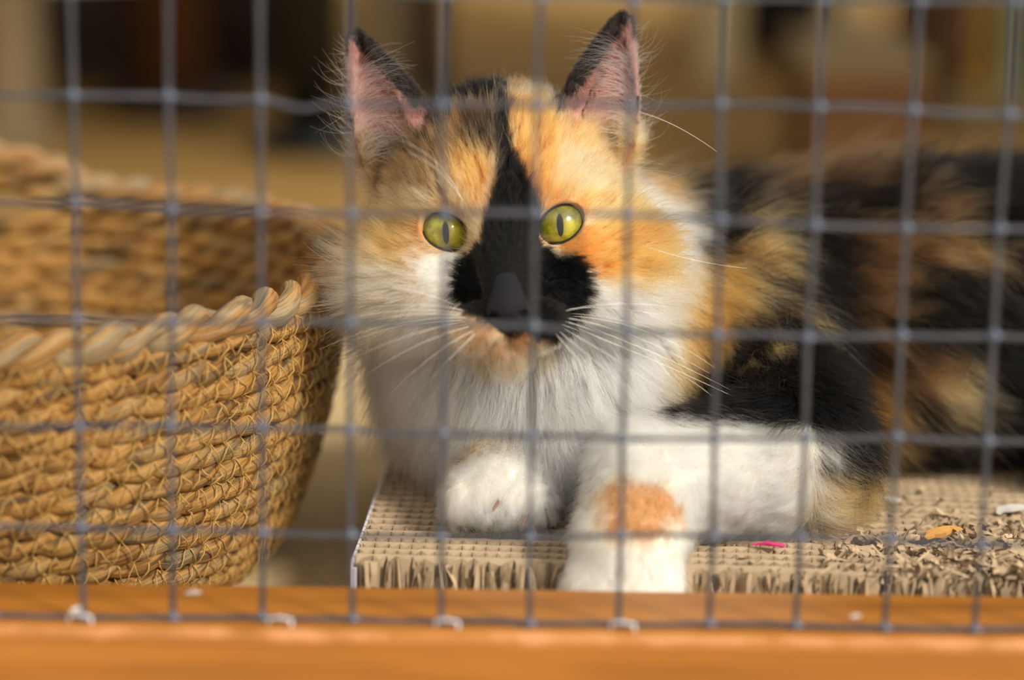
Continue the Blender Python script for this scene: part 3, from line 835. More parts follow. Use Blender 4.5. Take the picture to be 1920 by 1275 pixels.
def coat(P, jit=None):
    """fur colour at skin points P (mm); jit = per-strand jitter that feathers the patch edges"""
    n = len(P)
    if jit is None: jit = np.zeros((n, 3))
    a, b = front_plane(P)
    gw = group_w(P, 3.0)
    pick = gw.argmax(1)
    h = to_head(P)
    col = np.tile(C_WHITE, (n, 1))
    # head
    pf = 960 + a * 5.0 + 0.0; qf = 428 - b * 5.0
    hm = pick == 0
    idx = np.where(hm)[0]
    if len(idx):
        p = pf[idx]; q_ = qf[idx]; c = np.tile(C_WHITE, (len(idx), 1))
        nz = (vnoise(P[idx] * np.array([1.6, 1, .7]), 5.0, 3) - 0.5) * 30 + (vnoise(P[idx], 2.2, 4) - 0.5) * 14
        for nm, st, fe, poly in FACE:
            sd = poly_sd((p + jit[idx, 0] * fe * 0.9).astype(np.float32), (q_ + jit[idx, 1] * fe * 0.9).astype(np.float32), poly)
            w = np.clip(0.5 - (sd + nz * (0.25 if fe < 5 else 0.6)) / (fe * 1.2), 0, 1) * st
            c = blend(c, CM[nm], w)
        # streaks of lighter and darker hair in the orange fields
        s = vnoise(np.stack([p * 1.0, q_ * 0.22, 0 * p], 1), 14, 8)
        warm = np.clip((c[:, 0] - c[:, 2]) * 3, 0, 1)
        c = c * (1 + (0.5 * (s - 0.5) * warm)[:, None])
        # back of the skull: black and orange mottling
        bk = np.clip((-h[idx, 2] - 46) / 8, 0, 1)
        m2 = vnoise(P[idx], 22, 5)
        c = blend(c, np.where((m2 > 0.55)[:, None], C_ORANGE, C_DARKB), bk * (h[idx, 1] > -5))
        # ears: black backs and rims, pink grey inside
        er = sd_ear(h[idx])
        em = np.clip((6 - er) / 4, 0, 1) * (h[idx, 1] > 30)
        u = np.abs(h[idx, 0]); v = h[idx, 1]
        front = h[idx, 2] > ear_cup(u, v) + 0.2
        edge = poly_sd(u.astype(np.float32), v.astype(np.float32), EAR_POLY)
        med = seg2(u.astype(np.float32), v.astype(np.float32), (28, 52), (51, 81)) 
        inner = front & (med > 4.2 + jit[idx, 2]) & (edge < -0.4)
        ec = np.where(inner[:, None], C_PINK * 0.9, C_DARKB)
        ec = np.where((inner & (med < 8.5) & (v < 68))[:, None], C_PINK * 0.45 + C_DARKB * 0.3, ec)
        lat = front & (edge > -3.5) & (med > 10)
        ec = np.where(lat[:, None], C_PINK * 0.8 + 0.1, ec)
        fade = np.clip((v - 36) / 8, 0, 1)
        c = c * (1 - (em * fade)[:, None]) + ec * (em * fade)[:, None]
        col[idx] = c
    # neck and bib
    idx = np.where(pick == 1)[0]
    if len(idx):
        x, y, z = P[idx].T
        p = 960 + x * 4.85 + 58; q_ = 637 - (b[idx] - (at(960, 637, 0)[2] * 1000 - H0[2]) / math.cos(AL)) * 4.85
        c = np.tile(C_WHITE, (len(idx), 1))
        j0, j1 = jit[idx, 0] * 9, jit[idx, 1] * 9
        sd = poly_sd((p + j0).astype(np.float32), (q_ + j1).astype(np.float32), SHOULDER)
        c = blend(c, C_ORANGE, np.clip(0.5 - sd / 14, 0, 1))
        bk = np.clip((y + 0.25 * (jit[idx, 2] * 8) - 62) / 8, 0, 1)
        m2 = vnoise(P[idx], 24, 5)
        c = blend(c, np.where((m2 > 0.55)[:, None], C_ORANGE, C_DARKB), bk)
        col[idx] = c
    # trunk
    idx = np.where(pick == 2)[0]
    if len(idx):
        p = 960 + a[idx] * 4.75 + 42; q_ = 441 - b[idx] * 4.75 + 18    # hair tips lie down-stream of their roots
        m1 = vnoise(P[idx] * np.array([0.6, 1, 1.3]), 16, 11)
        c = np.tile(C_BLACK * 1.3, (len(idx), 1))
        c = blend(c, C_BROWN, np.clip((m1 - 0.64) * 5, 0, 1) * 0.7)
        j0, j1 = jit[idx, 0] * 12, jit[idx, 1] * 9
        for nm, st, cx, cy, rx, ry, ang in TRUNK:
            ca, sa = math.cos(math.radians(ang)), math.sin(math.radians(ang))
            dx = p + j0 - cx; dy = q_ + j1 - cy
            e = np.sqrt(((dx * ca + dy * sa) / rx) ** 2 + ((-dx * sa + dy * ca) / ry) ** 2)
            e = e + 0.5 * (vnoise(P[idx], 7, 21) - 0.5)
            c = blend(c, CM[nm], np.clip((1.0 - e) * 3.0, 0, 1) * st)
        sd = poly_sd((p + j0).astype(np.float32), (q_ + j1).astype(np.float32), SHOULDER)
        c = blend(c, C_ORANGE, np.clip(0.5 - sd / 14, 0, 1))
        col[idx] = c
    # near foreleg
    idx = np.where(pick == 3)[0]
    if len(idx):
        x, y, z = P[idx].T
        c = np.tile(C_WHITE, (len(idx), 1))
        pt = 960 + a[idx] * 4.9 + 40; qt = 436 - b[idx] * 4.9 + 15
        w = np.maximum(np.clip((y + jit[idx, 0] * 3 - 34) / 6, 0, 1), np.clip((806 - qt + jit[idx, 1] * 9) / 10, 0, 1) * np.clip((pt - 1290 + jit[idx, 2] * 9) / 14, 0, 1)); c = blend(c, C_BLACK, w)
        sd = poly_sd((pt + jit[idx, 0] * 9).astype(np.float32), (qt + jit[idx, 1] * 9).astype(np.float32), SHOULDER)
        c = blend(c, C_ORANGE, np.clip(0.5 - sd / 14, 0, 1) * w)
        up = np.clip((695 - qt + jit[idx, 0] * 9) / 12, 0, 1) * np.clip((pt - 1362 + jit[idx, 1] * 9) / 12, 0, 1) * w
        c = blend(c, np.where((vnoise(P[idx], 11, 31) > 0.62)[:, None], C_TAN, C_BLACK), up)
        w = np.clip((x + jit[idx, 2] * 4 - 112) / 6, 0, 1); c = blend(c, C_BLACK, w); w = w * np.clip((70 + jit[idx, 1] * 4 - z) / 6, 0, 1); c = blend(c, C_TAN, w)
        p = 960 + a[idx] * 5.13; q_ = 428 - b[idx] * 5.13 - 6
        e = np.sqrt(((p + jit[idx, 0] * 13 - 1198) / 90) ** 2 + ((q_ + jit[idx, 1] * 13 - 944) / 64) ** 2) + 0.45 * (vnoise(P[idx], 6, 41) - 0.5)
        c = blend(c, C_ORANGE * 0.8 + C_TAN * 0.25, np.clip((1.1 - e) * 2.4, 0, 1) * 0.88)
        col[idx] = c
    idx = np.where(pick == 4)[0]
    if len(idx):
        x, y, z = P[idx].T
        c = np.tile(C_WHITE, (len(idx), 1))
        w = np.clip(1 - np.abs(y + jit[idx, 0] * 2 - 4.5 - 0.2 * (x + 4)) / 7, 0, 1) * (z > 50)
        c = blend(c, C_ORANGE, np.clip(w * 2, 0, 1) * 0.85)
        col[idx] = c
    return np.clip(col, 0.0015, 0.97)

def attr_mat(name, rough=0.7, mul=1.0):
    t = NT(name)
    a_ = t.n('ShaderNodeAttribute', attribute_name='coat')
    return t.bsdf(a_.outputs['Color'], rough, 0.15)
MAT['skin'] = attr_mat('cat_skin')
skin_col = coat(BV); skin_col = skin_col * np.where(skin_col.min(1) > 0.5, 0.82, 0.75)[:, None]
cat = mesh_obj('cat', BV / 1000.0, BF, MAT['skin'], attrs={'coat': ('FLOAT_COLOR', np.concatenate([skin_col, np.ones((len(BV), 1))], 1))})
tag(cat, 'long-haired calico cat with green eyes lying on the cardboard behind the netting', 'cat')

# ---- fur
hair_nt = NT('cat_hair')
ha = hair_nt.n('ShaderNodeAttribute', attribute_name='coat')
hb = hair_nt.n('ShaderNodeBsdfHairPrincipled')
hb.parametrization = 'COLOR'
hair_nt.l(ha.outputs['Color'], hb.inputs['Color'])
hb.inputs['Roughness'].default_value = 0.45
hb.inputs['Radial Roughness'].default_value = 0.6
hb.inputs['Random Roughness'].default_value = 0.2
hb.inputs['IOR'].default_value = 1.30
hair_nt.l(hb.outputs[0], hair_nt.out.inputs[0])
MAT['hair'] = hair_nt.m

def hair_obj(name, pts, rad, col, parent):
    """pts (n,k,3) in mm, rad (n,k) mm, col (n,k,3)"""
    n, k, _ = pts.shape
    cu = bpy.data.hair_curves.new(name)
    cu.add_curves([k] * n)
    cu.position_data.foreach_set('vector', (pts / 1000.0).astype(np.float32).ravel())
    r = cu.attributes.get('radius') or cu.attributes.new('radius', 'FLOAT', 'POINT')
    r.data.foreach_set('value', (rad / 1000.0).astype(np.float32).ravel())
    c = cu.attributes.new('coat', 'FLOAT_COLOR', 'POINT')
    c.data.foreach_set('color', np.concatenate([col, np.ones((n, k, 1))], 2).astype(np.float32).ravel())
    cu.materials.append(MAT['hair'])
    o = bpy.data.objects.new(name, cu)
    o['kind'] = 'stuff'
    return link(o, parent)

NOSE_POLY = [(-3.6, -17.5), (0, -16.5), (3.6, -17.5), (5.8, -24), (8.2, -30.5), (7.2, -34.5), (3, -38.5), (0, -40), (-3, -38.5), (-7.2, -34.5), (-8.2, -30.5), (-5.8, -24)]
def eye_ellipse(h):
    c, s = math.cos(EYE_TILT), math.sin(EYE_TILT)
    x = np.abs(h[:, 0]) - EYE_U; y = h[:, 1]
    a = x * c + y * s; b = -x * s + y * c
    return np.sqrt((a / 9.9) ** 2 + (b / 6.8) ** 2)

def norm(v): return v / (np.linalg.norm(v, axis=1)[:, None] + 1e-9)

def groom(P, N, gw, r):
    """rest direction, lift and length of the hair at skin points"""
    n = len(P); h = to_head(P)
    HMd = HM.astype(float)
    # head
    src = np.array([0, -22, 30.0])
    d = h - src
    low = np.clip((-30 - h[:, 1]) / 15, 0, 1)
    d = norm(d); d = d + low[:, None] * np.array([0, -0.8, -0.2])
    ex = np.sign(h[:, 0]) * EYE_U; de = h - np.stack([ex, 0 * ex, np.full(n, 2.0)], 1)
    we = np.exp(-(np.maximum(np.linalg.norm(de[:, :2], axis=1) - 9, 0) / 6) ** 2) * (h[:, 2] > -12)
    d = d + 0.8 * we[:, None] * norm(de)
    dh = norm(d) @ HMd.T
    rr = np.linalg.norm(h - src, axis=1)
    Lh = 2.0 + 7.0 * np.clip((rr - 10) / 50, 0, 1)
    side = np.clip((np.abs(h[:, 0]) - 26) / 18, 0, 1) * np.clip((14 - h[:, 1]) / 22, 0, 1)
    Lh = Lh + 17 * side * np.clip((-h[:, 2] + 8) / 20, 0, 1)
    Lh = Lh + 14 * np.clip((-46 - h[:, 1]) / 8, 0, 1)
    ear = (sd_ear(h.astype(np.float32)) < 2.5) & (h[:, 1] > 36)
    Lh = np.where(ear, 2.6, Lh)
    dh = np.where(ear[:, None], norm(np.stack([0.25 * np.sign(h[:, 0]), np.ones(n), -0.5 + 0 * ex], 1)) @ HMd.T, dh)
    lh = 0.36 + 0.42 * side + np.where(ear, 0.1, 0)
    # bib and ruff
    x, y, z = P.T
    sx = np.clip((x - 4) / 45, -1, 1)
    dn = norm(np.stack([0.75 * sx, -0.35 * np.ones(n), -0.9 * np.ones(n)], 1))
    Ln = 24 + 8 * np.clip((110 - z) / 40, 0, 1) - 6 * np.clip((60 - z) / 14, 0, 1); ln = 0.42 + 0.12 * np.abs(sx)
    bkn = np.clip((y - 55) / 15, 0, 1)
    dn = norm(dn * (1 - bkn)[:, None] + np.array([0.9, 0.2, -0.35]) * bkn[:, None])
    # trunk
    dt = norm(np.stack([np.ones(n), -0.15 * np.ones(n), -0.42 - 0.25 * np.clip((95 - z) / 40, -0.8, 1)], 1))
    Lt = 27 + 0 * x; lt = 0.34 + 0 * x
    Lt = Lt - 10 * np.clip((62 - z) / 15, 0, 1)
    # near foreleg: hair runs from elbow to paw
    def along(W):
        dd = np.full(n, 1e9); out = np.zeros((n, 3))
        for a, b in zip(W[:-1], W[1:]):
            ab = b - a; tt = np.clip(((P - a) @ ab) / (ab @ ab), 0, 1)
            q = np.linalg.norm(P - a - tt[:, None] * ab, axis=1)
            m = q < dd; dd[m] = q[m]; out[m] = norm(np.tile(ab, (n, 1)))[m]
        return out
    dl = along(LW); Ll = 10 + 10 * np.clip((x - 80) / 30, 0, 1) * np.clip((y + 30) / 25, 0, 1); Ll = np.where(y < -48, 5.0, Ll); ll = 0.45 + 0 * x
    el = np.clip((x - 100) / 20, 0, 1)
    dl = norm(dl * (1 - el)[:, None] + np.array([0.8, -0.2, -0.3]) * el[:, None])
    dr = along(RW); Lr = 8.5 + 0 * x + 8 * np.clip((y - 10) / 20, 0, 1); lr = 0.45 + 0 * x
    D = gw[:, 0:1] * dh + gw[:, 1:2] * dn + gw[:, 2:3] * dt + gw[:, 3:4] * dl + gw[:, 4:5] * dr
    L = (gw * np.stack([Lh, Ln, Lt, Ll, Lr], 1)).sum(1)
    li = (gw * np.stack([lh, ln, lt, ll, lr], 1)).sum(1)
    D = norm(D)
    T = norm(D - (D * N).sum(1)[:, None] * N)
    return T, li, L

def make_fur():
    r = np.random.default_rng(42)
    tri = np.concatenate([BF[:, [0, 1, 2]], BF[:, [0, 2, 3]]])
    A, B, C = BV[tri[:, 0]], BV[tri[:, 1]], BV[tri[:, 2]]
    nrm = np.cross(B - A, C - A); area = np.linalg.norm(nrm, axis=1) / 2
    cen = (A + B + C) / 3
    nn = nrm / (np.linalg.norm(nrm, axis=1)[:, None] + 1e-9)
    gw = group_w(cen.astype(np.float32))
    dens = (gw * np.array([7.0, 5.6, 2.6, 5.2, 5.5])).sum(1)
    # thinner where the cat faces away from the netting or lies beyond the frame
    away = np.clip((nn @ np.array([0.0, 1.0, -0.1]) - 0.2) / 0.5, 0, 1)
    dens *= 1 - 0.72 * away
    dens *= np.where(cen[:, 0] > 232, 0.2, 1.0)
    dens *= np.where(cen[:, 2] < 42.5, 0.25, 1.0)
    dens *= np.where((sd_ear(to_head(cen.astype(np.float32))) < 2.5) & (to_head(cen)[:, 1] > 36) & (gw[:, 0] > 0.5), 0.8, 1)
    w = area * dens
    n = int(w.sum())
    t_ = np.searchsorted(np.cumsum(w), r.random(n) * w.sum()).clip(0, len(tri) - 1)
    a, b = r.random(n), r.random(n); m = a + b > 1; a[m] = 1 - a[m]; b[m] = 1 - b[m]
    P = A[t_] + a[:, None] * (B - A)[t_] + b[:, None] * (C - A)[t_]
    h = to_head(P)
    gw = group_w(P.astype(np.float32))
    keep = ~((eye_ellipse(h) < 1.09) & (h[:, 2] > -14) & (gw[:, 0] > 0.5))
    keep &= ~((poly_sd(h[:, 0].astype(np.float32), h[:, 1].astype(np.float32), NOSE_POLY) < -0.4) & (h[:, 2] > 10))
    # bare skin inside the ears
    u, v = np.abs(h[:, 0]), h[:, 1]
    inside = (sd_ear(h.astype(np.float32)) < 2.5) & (v > 38) & (h[:, 2] > ear_cup(u, v) + 0.3) & (poly_sd(u.astype(np.float32), v.astype(np.float32), EAR_POLY) < -2) & (seg2(u.astype(np.float32), v.astype(np.float32), (29, 50), (52, 77)) > 5)
    keep &= ~(inside & (r.random(n) > 0.12))
    P = P[keep].astype(np.float32); gw = gw[keep]; n = len(P)
    N = grad(sd_all, P).astype(float)
    T, li, L = groom(P.astype(float), N, gw, r)
    # clumps: every strand leans towards a guide nearby
    G = r.choice(n, n // 34, replace=False)
    kd = kdtree.KDTree(len(G))
    for i, g in enumerate(G): kd.insert(P[g] * 1.0, i)
    kd.balance()
    gi = G[np.array([kd.find(p)[1] for p in P])]
    longf = np.clip((L - 7) / 15, 0, 1)
    # guide wobble shared in a clump
    wob = r.normal(0, 1, (n, 3)); wob_c = wob[gi]
    lenv = L * np.clip(r.normal(0.92, 0.16, n), 0.45, 1.3)
    stray = r.random(n) < 0.08
    lenv = np.where(stray, lenv * 1.2, lenv)
    lift = np.clip(li + r.normal(0, 1, n) * (0.13 + 0.08 * longf) + 0.12 * wob_c[:, 2] * longf + np.where(stray, 0.2, 0), 0.05, 1.3)
    dirn = norm(T + (0.13 + 0.08 * gw[:, 1:2]) * wob + (0.20 - 0.06 * gw[:, 1:2]) * wob_c)
    dirn = norm(dirn - (dirn * N).sum(1)[:, None] * N)
    K_ = 7
    s = np.linspace(0, 1, K_)
    start = np.sin(lift + 0.35)[:, None] * N + np.cos(lift + 0.35)[:, None] * dirn
    end = np.sin(lift - 0.25)[:, None] * N + np.cos(lift - 0.25)[:, None] * dirn
    pts = np.zeros((n, K_, 3)); p = P.astype(float).copy() - 0.3 * N
    pts[:, 0] = p
    curl = np.cross(dirn, N)
    for k in range(1, K_):
        f = s[k]
        d = start * (1 - f) + end * f + curl * (0.30 * wob_c[:, 0] * math.sin(f * 4.0) * longf + 0.08 * wob[:, 1] * math.sin(f * 5))[:, None]
        d = d + np.array([0, 0, -0.22]) * (longf * f)[:, None]
        p = p + norm(d) * (lenv / (K_ - 1))[:, None]
        pts[:, k] = p
    # pull towards the guide strand of the clump
    cl = (0.45 + 0.22 * longf) * r.uniform(0.4, 1.2, n)
    cl = np.where(stray, 0.05, cl)
    gp = pts[gi]
    for k in range(1, K_):
        pts[:, k] += (gp[:, k] - pts[:, k]) * (cl * s[k] ** 1.5)[:, None]
    pts[:, :, 2] = np.where((pts[:, :, 1] > -44), np.maximum(pts[:, :, 2], 40.6), np.maximum(pts[:, :, 2], 1.0))
    rad = (0.060 + 0.022 * longf)[:, None] * (1 - 0.80 * s[None] ** 1.6)
    jit = r.normal(0, 0.7, (n, 3)) + 0.6 * wob_c
    c = coat(P, jit)
    br = np.clip(1 + 0.24 * r.normal(0, 1, n) + 0.26 * wob_c[:, 1], 0.5, 1.5)
    white = c.min(1) > 0.55
    br = np.where(white, 1 + 0.38 * (br - 1), br)
    c = c * br[:, None]
    cream = np.clip(0.22 * wob_c[:, 0] + 0.10 * wob[:, 0] + 0.05, 0, 0.6) * (white & (gw[:, 1] + gw[:, 0] > 0.5))
    c = blend(c, np.array(srgb(214, 190, 152)[:3]), cream)
    col = np.repeat(c[:, None], K_, 1)
    warm = np.clip((c[:, 0] - c[:, 2]) * 4, 0, 1)
    # orange and tan hairs: paler root, richer tip; some dark ticking
    col = col * (1 + (warm[:, None] * (0.12 - 0.25 * s[None] * (r.random(n) < 0.3)[:, None]))[..., None])
    print('fur strands', n)
    return hair_obj('fur', pts, rad, np.clip(col, 0.0015, 0.96), cat)
fur = make_fur()

# ---- eyes
t = NT('iris')
tc = t.n('ShaderNodeTexCoord')
sx = t.n('ShaderNodeSeparateXYZ'); t.l(tc.outputs['Object'], sx.inputs[0])
def mth(op, a, b=None, c=None):
    m = t.n('ShaderNodeMath', operation=op)
    for i, v in enumerate((a, b, c)):
        if v is None: continue
        if isinstance(v, bpy.types.NodeSocket): t.l(v, m.inputs[i])
        else: m.inputs[i].default_value = v
    return m.outputs[0]
rad_ = mth('MULTIPLY', mth('SQRT', mth('ADD', mth('POWER', sx.outputs[0], 2), mth('POWER', sx.outputs[1], 2))), 1000.0)
ang_ = mth('ARCTAN2', sx.outputs[1], sx.outputs[0])
cx = t.n('ShaderNodeCombineXYZ'); t.l(mth('MULTIPLY', ang_, 5.0), cx.inputs[0]); t.l(mth('MULTIPLY', rad_, 0.25), cx.inputs[1])
fibn = t.noise(cx.outputs[0], 2.2, 5, 0.65)
blot = t.noise(tc.outputs['Object'], 240, 3, 0.6)
rr_ = mth('ADD', rad_, mth('MULTIPLY', mth('SUBTRACT', fibn, 0.5), 3.0))
base = t.ramp(mth('DIVIDE', rr_, 11.0), [(0.10, srgb(146, 132, 34)), (0.35, srgb(164, 162, 50)), (0.6, srgb(142, 142, 42)), (0.78, srgb(110, 104, 28)), (0.92, srgb(50, 46, 20))])
mx = t.n('ShaderNodeMix', data_type='RGBA', blend_type='MULTIPLY'); mx.inputs[0].default_value = 0.8
t.l(base, mx.inputs[6]); t.l(t.ramp(blot, [(0.38, (0.55, 0.46, 0.2, 1)), (0.6, (1.15, 1.08, 0.9, 1))]), mx.inputs[7])
pup = mth('ADD', mth('POWER', mth('MULTIPLY', sx.outputs[0], 1000 / 1.35), 2), mth('POWER', mth('MULTIPLY', sx.outputs[1], 1000 / 4.5), 2))
mx2 = t.n('ShaderNodeMix', data_type='RGBA')
t.l(t.ramp(pup, [(0.80, (0, 0, 0, 1)), (1.0, (1, 1, 1, 1))]), mx2.inputs[0])
mx2.inputs[6].default_value = (0.004, 0.004, 0.004, 1); t.l(mx.outputs[2], mx2.inputs[7])
MAT['iris'] = t.bsdf(mx2.outputs[2], 0.35, 0.3, Coat_Weight=1.0, Coat_Roughness=0.015)
MAT['lid'] = simple('eyelid_skin', srgb(26, 20, 18), 0.45, 0.4, 0.2, 400, 0.1)
mb = MB()
NU_, NV_ = 40, 20
vv = []; ff = []
for a_ in range(NV_ + 1):
    th = math.pi * a_ / NV_
    bulge = 1 + 0.05 * max(0, math.cos(th)) ** 6
    for b_ in range(NU_):
        ph = TAU * b_ / NU_
        vv.append((EYE_R * math.sin(th) * math.cos(ph) / 1000, EYE_R * math.sin(th) * math.sin(ph) / 1000, EYE_R * bulge * math.cos(th) / 1000))
for a_ in range(NV_):
    for b_ in range(NU_):
        ff.append((a_*NU_+b_, (a_+1)*NU_+b_, (a_+1)*NU_+(b_+1) % NU_, a_*NU_+(b_+1) % NU_))
def eye_rim_pts(sg):
    pts = []
    c, s = math.cos(EYE_TILT), math.sin(EYE_TILT)
    for k in range(44):
        th = TAU * k / 44
        x = 9.7 * math.cos(th); y = 6.7 * math.sin(th)
        if math.cos(th) < 0:                      # pointed inner corner
            w = (-math.cos(th)) ** 5; x -= 1.8 * w; y *= 1 - 0.25 * (-math.cos(th)) ** 2
        e = x * c - y * s; v = x * s + y * c
        rho = math.hypot(e, v)
        pts.append(from_head((sg * (EYE_U + e), v, EYE_W + math.sqrt(max(11.5 ** 2 - rho ** 2, 2)))))
    return np.array(pts)
for sg in (-1, 1):
    eb = mesh_obj('eye', vv, ff, MAT['iris'], cat)
    eb['label'] = 'yellow-green eye with a narrow slit pupil'
    c = from_head((sg * EYE_U, 0, EYE_W)) / 1000
    gaze = CAM - c; gaze = gaze / np.linalg.norm(gaze)
    upv = HV - gaze * (HV @ gaze); upv /= np.linalg.norm(upv); rtv = np.cross(upv, gaze)
    eb.matrix_local = Matrix(((rtv[0], upv[0], gaze[0], c[0]), (rtv[1], upv[1], gaze[1], c[1]), (rtv[2], upv[2], gaze[2], c[2]), (0, 0, 0, 1)))
    pr = eye_rim_pts(sg)
    v, f = tube(pr / 1000, 0.00065, 8, True)
    mesh_obj('eye_rim', v, f, MAT['lid'], cat)

# ---- nose leather
def sd_nose(P):
    h = to_head(P); m = h.copy(); m[..., 0] = np.abs(m[..., 0])
    d = smax(poly_sd(h[..., 0], h[..., 1], NOSE_POLY), sd_head(P) - (0.1 + 0.85 * np.clip((-19 - h[..., 1]) / 9, 0, 1)), 0.8)
    d = smax(d, 8 - h[..., 2], 0.5)
    no = np.minimum(rcone(m, (3.4, -33.5, 36), (5.6, -32.3, 33), 1.3, 1.2), rcone(m, (5.6, -32.3, 33), (7.6, -33.4, 30), 1.1, 0.6))
    d = smax(d, -no, 0.5)
    g = rcone(h, (0, -32, 37), (0, -42, 33), 0.6, 0.6)
    return smax(d, -g, 0.4)
nb = from_head((0, -29, 25))
NVt, NFt = surface_nets(sd_nose, nb - np.array([12, 18, 18]), nb + np.array([12, 18, 18]), 0.6)
MAT['nose'] = simple('nose_leather', srgb(22, 21, 25), 0.8, 0.25, 0.2, 900, 0.5, bd=0.0003)
o = mesh_obj('nose', NVt / 1000, NFt, MAT['nose'], cat); o['label'] = 'matte charcoal nose leather'

# ---- long wisps in and around the ears, toe tufts
def wisps():
    r = np.random.default_rng(5)
    P = []; R_ = []; Cc = []
    K_ = 8; s = np.linspace(0, 1, K_)
    HMd = HM.astype(float)
    def add(u, v, w, d0, d1, L, col, r0=0.08):
        p = np.array([u, v, w], float); pts = [p.copy()]
        for k in range(1, K_):
            f = s[k]; d = np.array(d0) * (1 - f) + np.array(d1) * f
            p = p + d / np.linalg.norm(d) * L / (K_ - 1); pts.append(p.copy())
        P.append(from_head(np.array(pts))); R_.append(r0 * (1 - 0.8 * s)); Cc.append(np.tile(col, (K_, 1)))
    for sg in (-1, 1):
        for k in range(300):                     # from the outer edge across the cup
            v = r.uniform(26, 64); u = 53.0 - 3.0 * r.random() - max(0, 34 - v) * 0.2
            w = float(ear_cup(np.array(u), np.array(v))) + 1.5
            add(sg * u, v, w, (sg * r.normal(-0.3, 0.25), r.normal(0.6, 0.25), 1.0), (sg * r.normal(-1.0, 0.25), r.normal(-0.1, 0.3), r.normal(0.05, 0.2)), r.uniform(12, 30), C_WHITE * r.uniform(0.7, 1))
        for k in range(170):                     # from the base, fanning up
            u = r.uniform(31, 50); v = r.uniform(27, 37)
            w = float(ear_cup(np.array(u), np.array(v))) + 3
            add(sg * u, v, w, (sg * r.normal(0.1, 0.3), 0.7, 1.0), (sg * r.normal(0.5, 0.4), r.normal(0.8, 0.3), r.normal(0.2, 0.2)), r.uniform(8, 22), (C_WHITE * 0.75 + C_CREAM * 0.2) * r.uniform(0.7, 1))
        for k in range(90):                      # flicking outwards past the edge
            v = r.uniform(30, 68) if r.random() < 0.8 else r.uniform(68, 76); u = 54.5
            w = float(ear_cup(np.array(u), np.array(v))) + 0.5
            add(sg * u, v, w, (sg * 0.8, r.normal(-0.1, 0.4), 0.7), (sg * r.normal(0.55, 0.45), r.normal(0.9, 0.45), r.normal(0, 0.3)), r.uniform(5, 19) * (0.5 if v > 66 else 1), C_WHITE * r.uniform(0.6, 1), 0.05)
        for k in range(40):                      # fine dark hairs on the ear tip
            f = r.random(); u = 38 + 15 * f; v = 64 + 13 * f
            w = float(ear_cup(np.array(u), np.array(v))) - 1
            add(sg * u, v, w, (sg * r.normal(-0.5, 0.4), 1, 0), (sg * r.normal(-0.3, 0.4), 1, 0), r.uniform(3, 7), C_DARKB, 0.035)
    # cheek and brow strays
    for k in range(120):
        sg = r.choice((-1, 1)); u = r.uniform(44, 52); v = r.uniform(-30, 24)
        add(sg * u, v, r.uniform(-34, -14), (sg * 1, r.normal(0, 0.3), 0.2), (sg * 1, r.normal(-0.25, 0.5), r.normal(0, 0.4)), r.uniform(12, 26), C_WHITE * r.uniform(0.6, 1), 0.04)
    return hair_obj('ear_tufts', np.array(P), np.array(R_), np.array(Cc), cat)
wisps()

# claw tuft hanging from the resting paw
r = np.random.default_rng(6)
P_ = []; R_ = []
for k in range(90):
    x = -2 + r.normal(0, 2.2); p = np.array([x, -24.0 + r.normal(0, 0.8), 47.5 + r.normal(0, 1)])
    d = np.array([0.12 * (x + 2) * 0.3 + r.normal(0, 0.05), -0.25, -0.8])
    L = r.uniform(5, 9); s = np.linspace(0, 1, 5)
    P_.append(p + s[:, None] * d * L); R_.append(0.12 * (1 - 0.6 * s))
P_ = np.array(P_); P_[:, :, 2] = np.maximum(P_[:, :, 2], 40.6)
hair_obj('paw_tuft', P_, np.array(R_), np.tile(C_WHITE, (len(P_), 5, 1)), cat)

# ---- whiskers, each a tapering bristle
MAT['whisker'] = simple('whisker', srgb(245, 242, 236), 0.35, 0.5, 0.03, 50, 0.0)
WH = [  # start px, bend px, end px, end depth (m)
    ((872, 583), (790, 562), (690, 578), -0.02), ((868, 592), (780, 580), (672, 606), -0.025), ((872, 600), (770, 598), (655, 640), -0.02),
    ((878, 606), (790, 612), (668, 668), -0.035), ((884, 613), (800, 628), (690, 700), -0.03), ((892, 618), (820, 650), (735, 735), -0.03),
    ((880, 596), (740, 588), (600, 655), -0.01), ((872, 588), (760, 570), (640, 600), -0.01), ((896, 622), (845, 668), (790, 730), -0.03),
    ((866, 578), (800, 545), (735, 540), -0.015),
    ((1060, 580), (1140, 570), (1235, 590), -0.02), ((1064, 588), (1160, 590), (1270, 632), -0.025), ((1060, 596), (1180, 612), (1330, 700), -0.01),
    ((1058, 602), (1200, 640), (1390, 742), 0.0), ((1055, 608), (1180, 650), (1442, 775), -0.005), ((1050, 614), (1140, 660), (1260, 745), -0.03),
    ((1046, 620), (1110, 670), (1200, 750), -0.035), ((1062, 592), (1220, 600), (1340, 690), -0.02), ((1040, 624), (1090, 680), (1140, 740), -0.035),
    ((1056, 584), (1150, 560), (1250, 575), -0.015),
    ((868, 380), (838, 300), (752, 262), -0.03), ((872, 384), (830, 310), (765, 285), -0.03), ((1050, 372), (1080, 300), (1140, 262), -0.03),
    ((1172, 446), (1270, 490), (1400, 503), -0.005), ((1180, 205), (1260, 222), (1345, 285), 0.02), ((1245, 690), (1330, 720), (1385, 800), -0.02)]
def skin_y(px, py):
    """depth of the coat under a pixel: march the ray into the body"""
    d = _f + _r * ((px - 960) / FPX) - _u * ((py - 637.5) / FPX); d = d / np.linalg.norm(d)
    s_ = 0.9
    for _ in range(60):
        q_ = (CAM + d * s_) * 1000; v_ = float(sd_all(q_[None].astype(np.float32))[0])
        if v_ < 0.3 or s_ > 1.3: break
        s_ += v_ / 1000 * 0.8
    return (CAM + d * s_)[1]
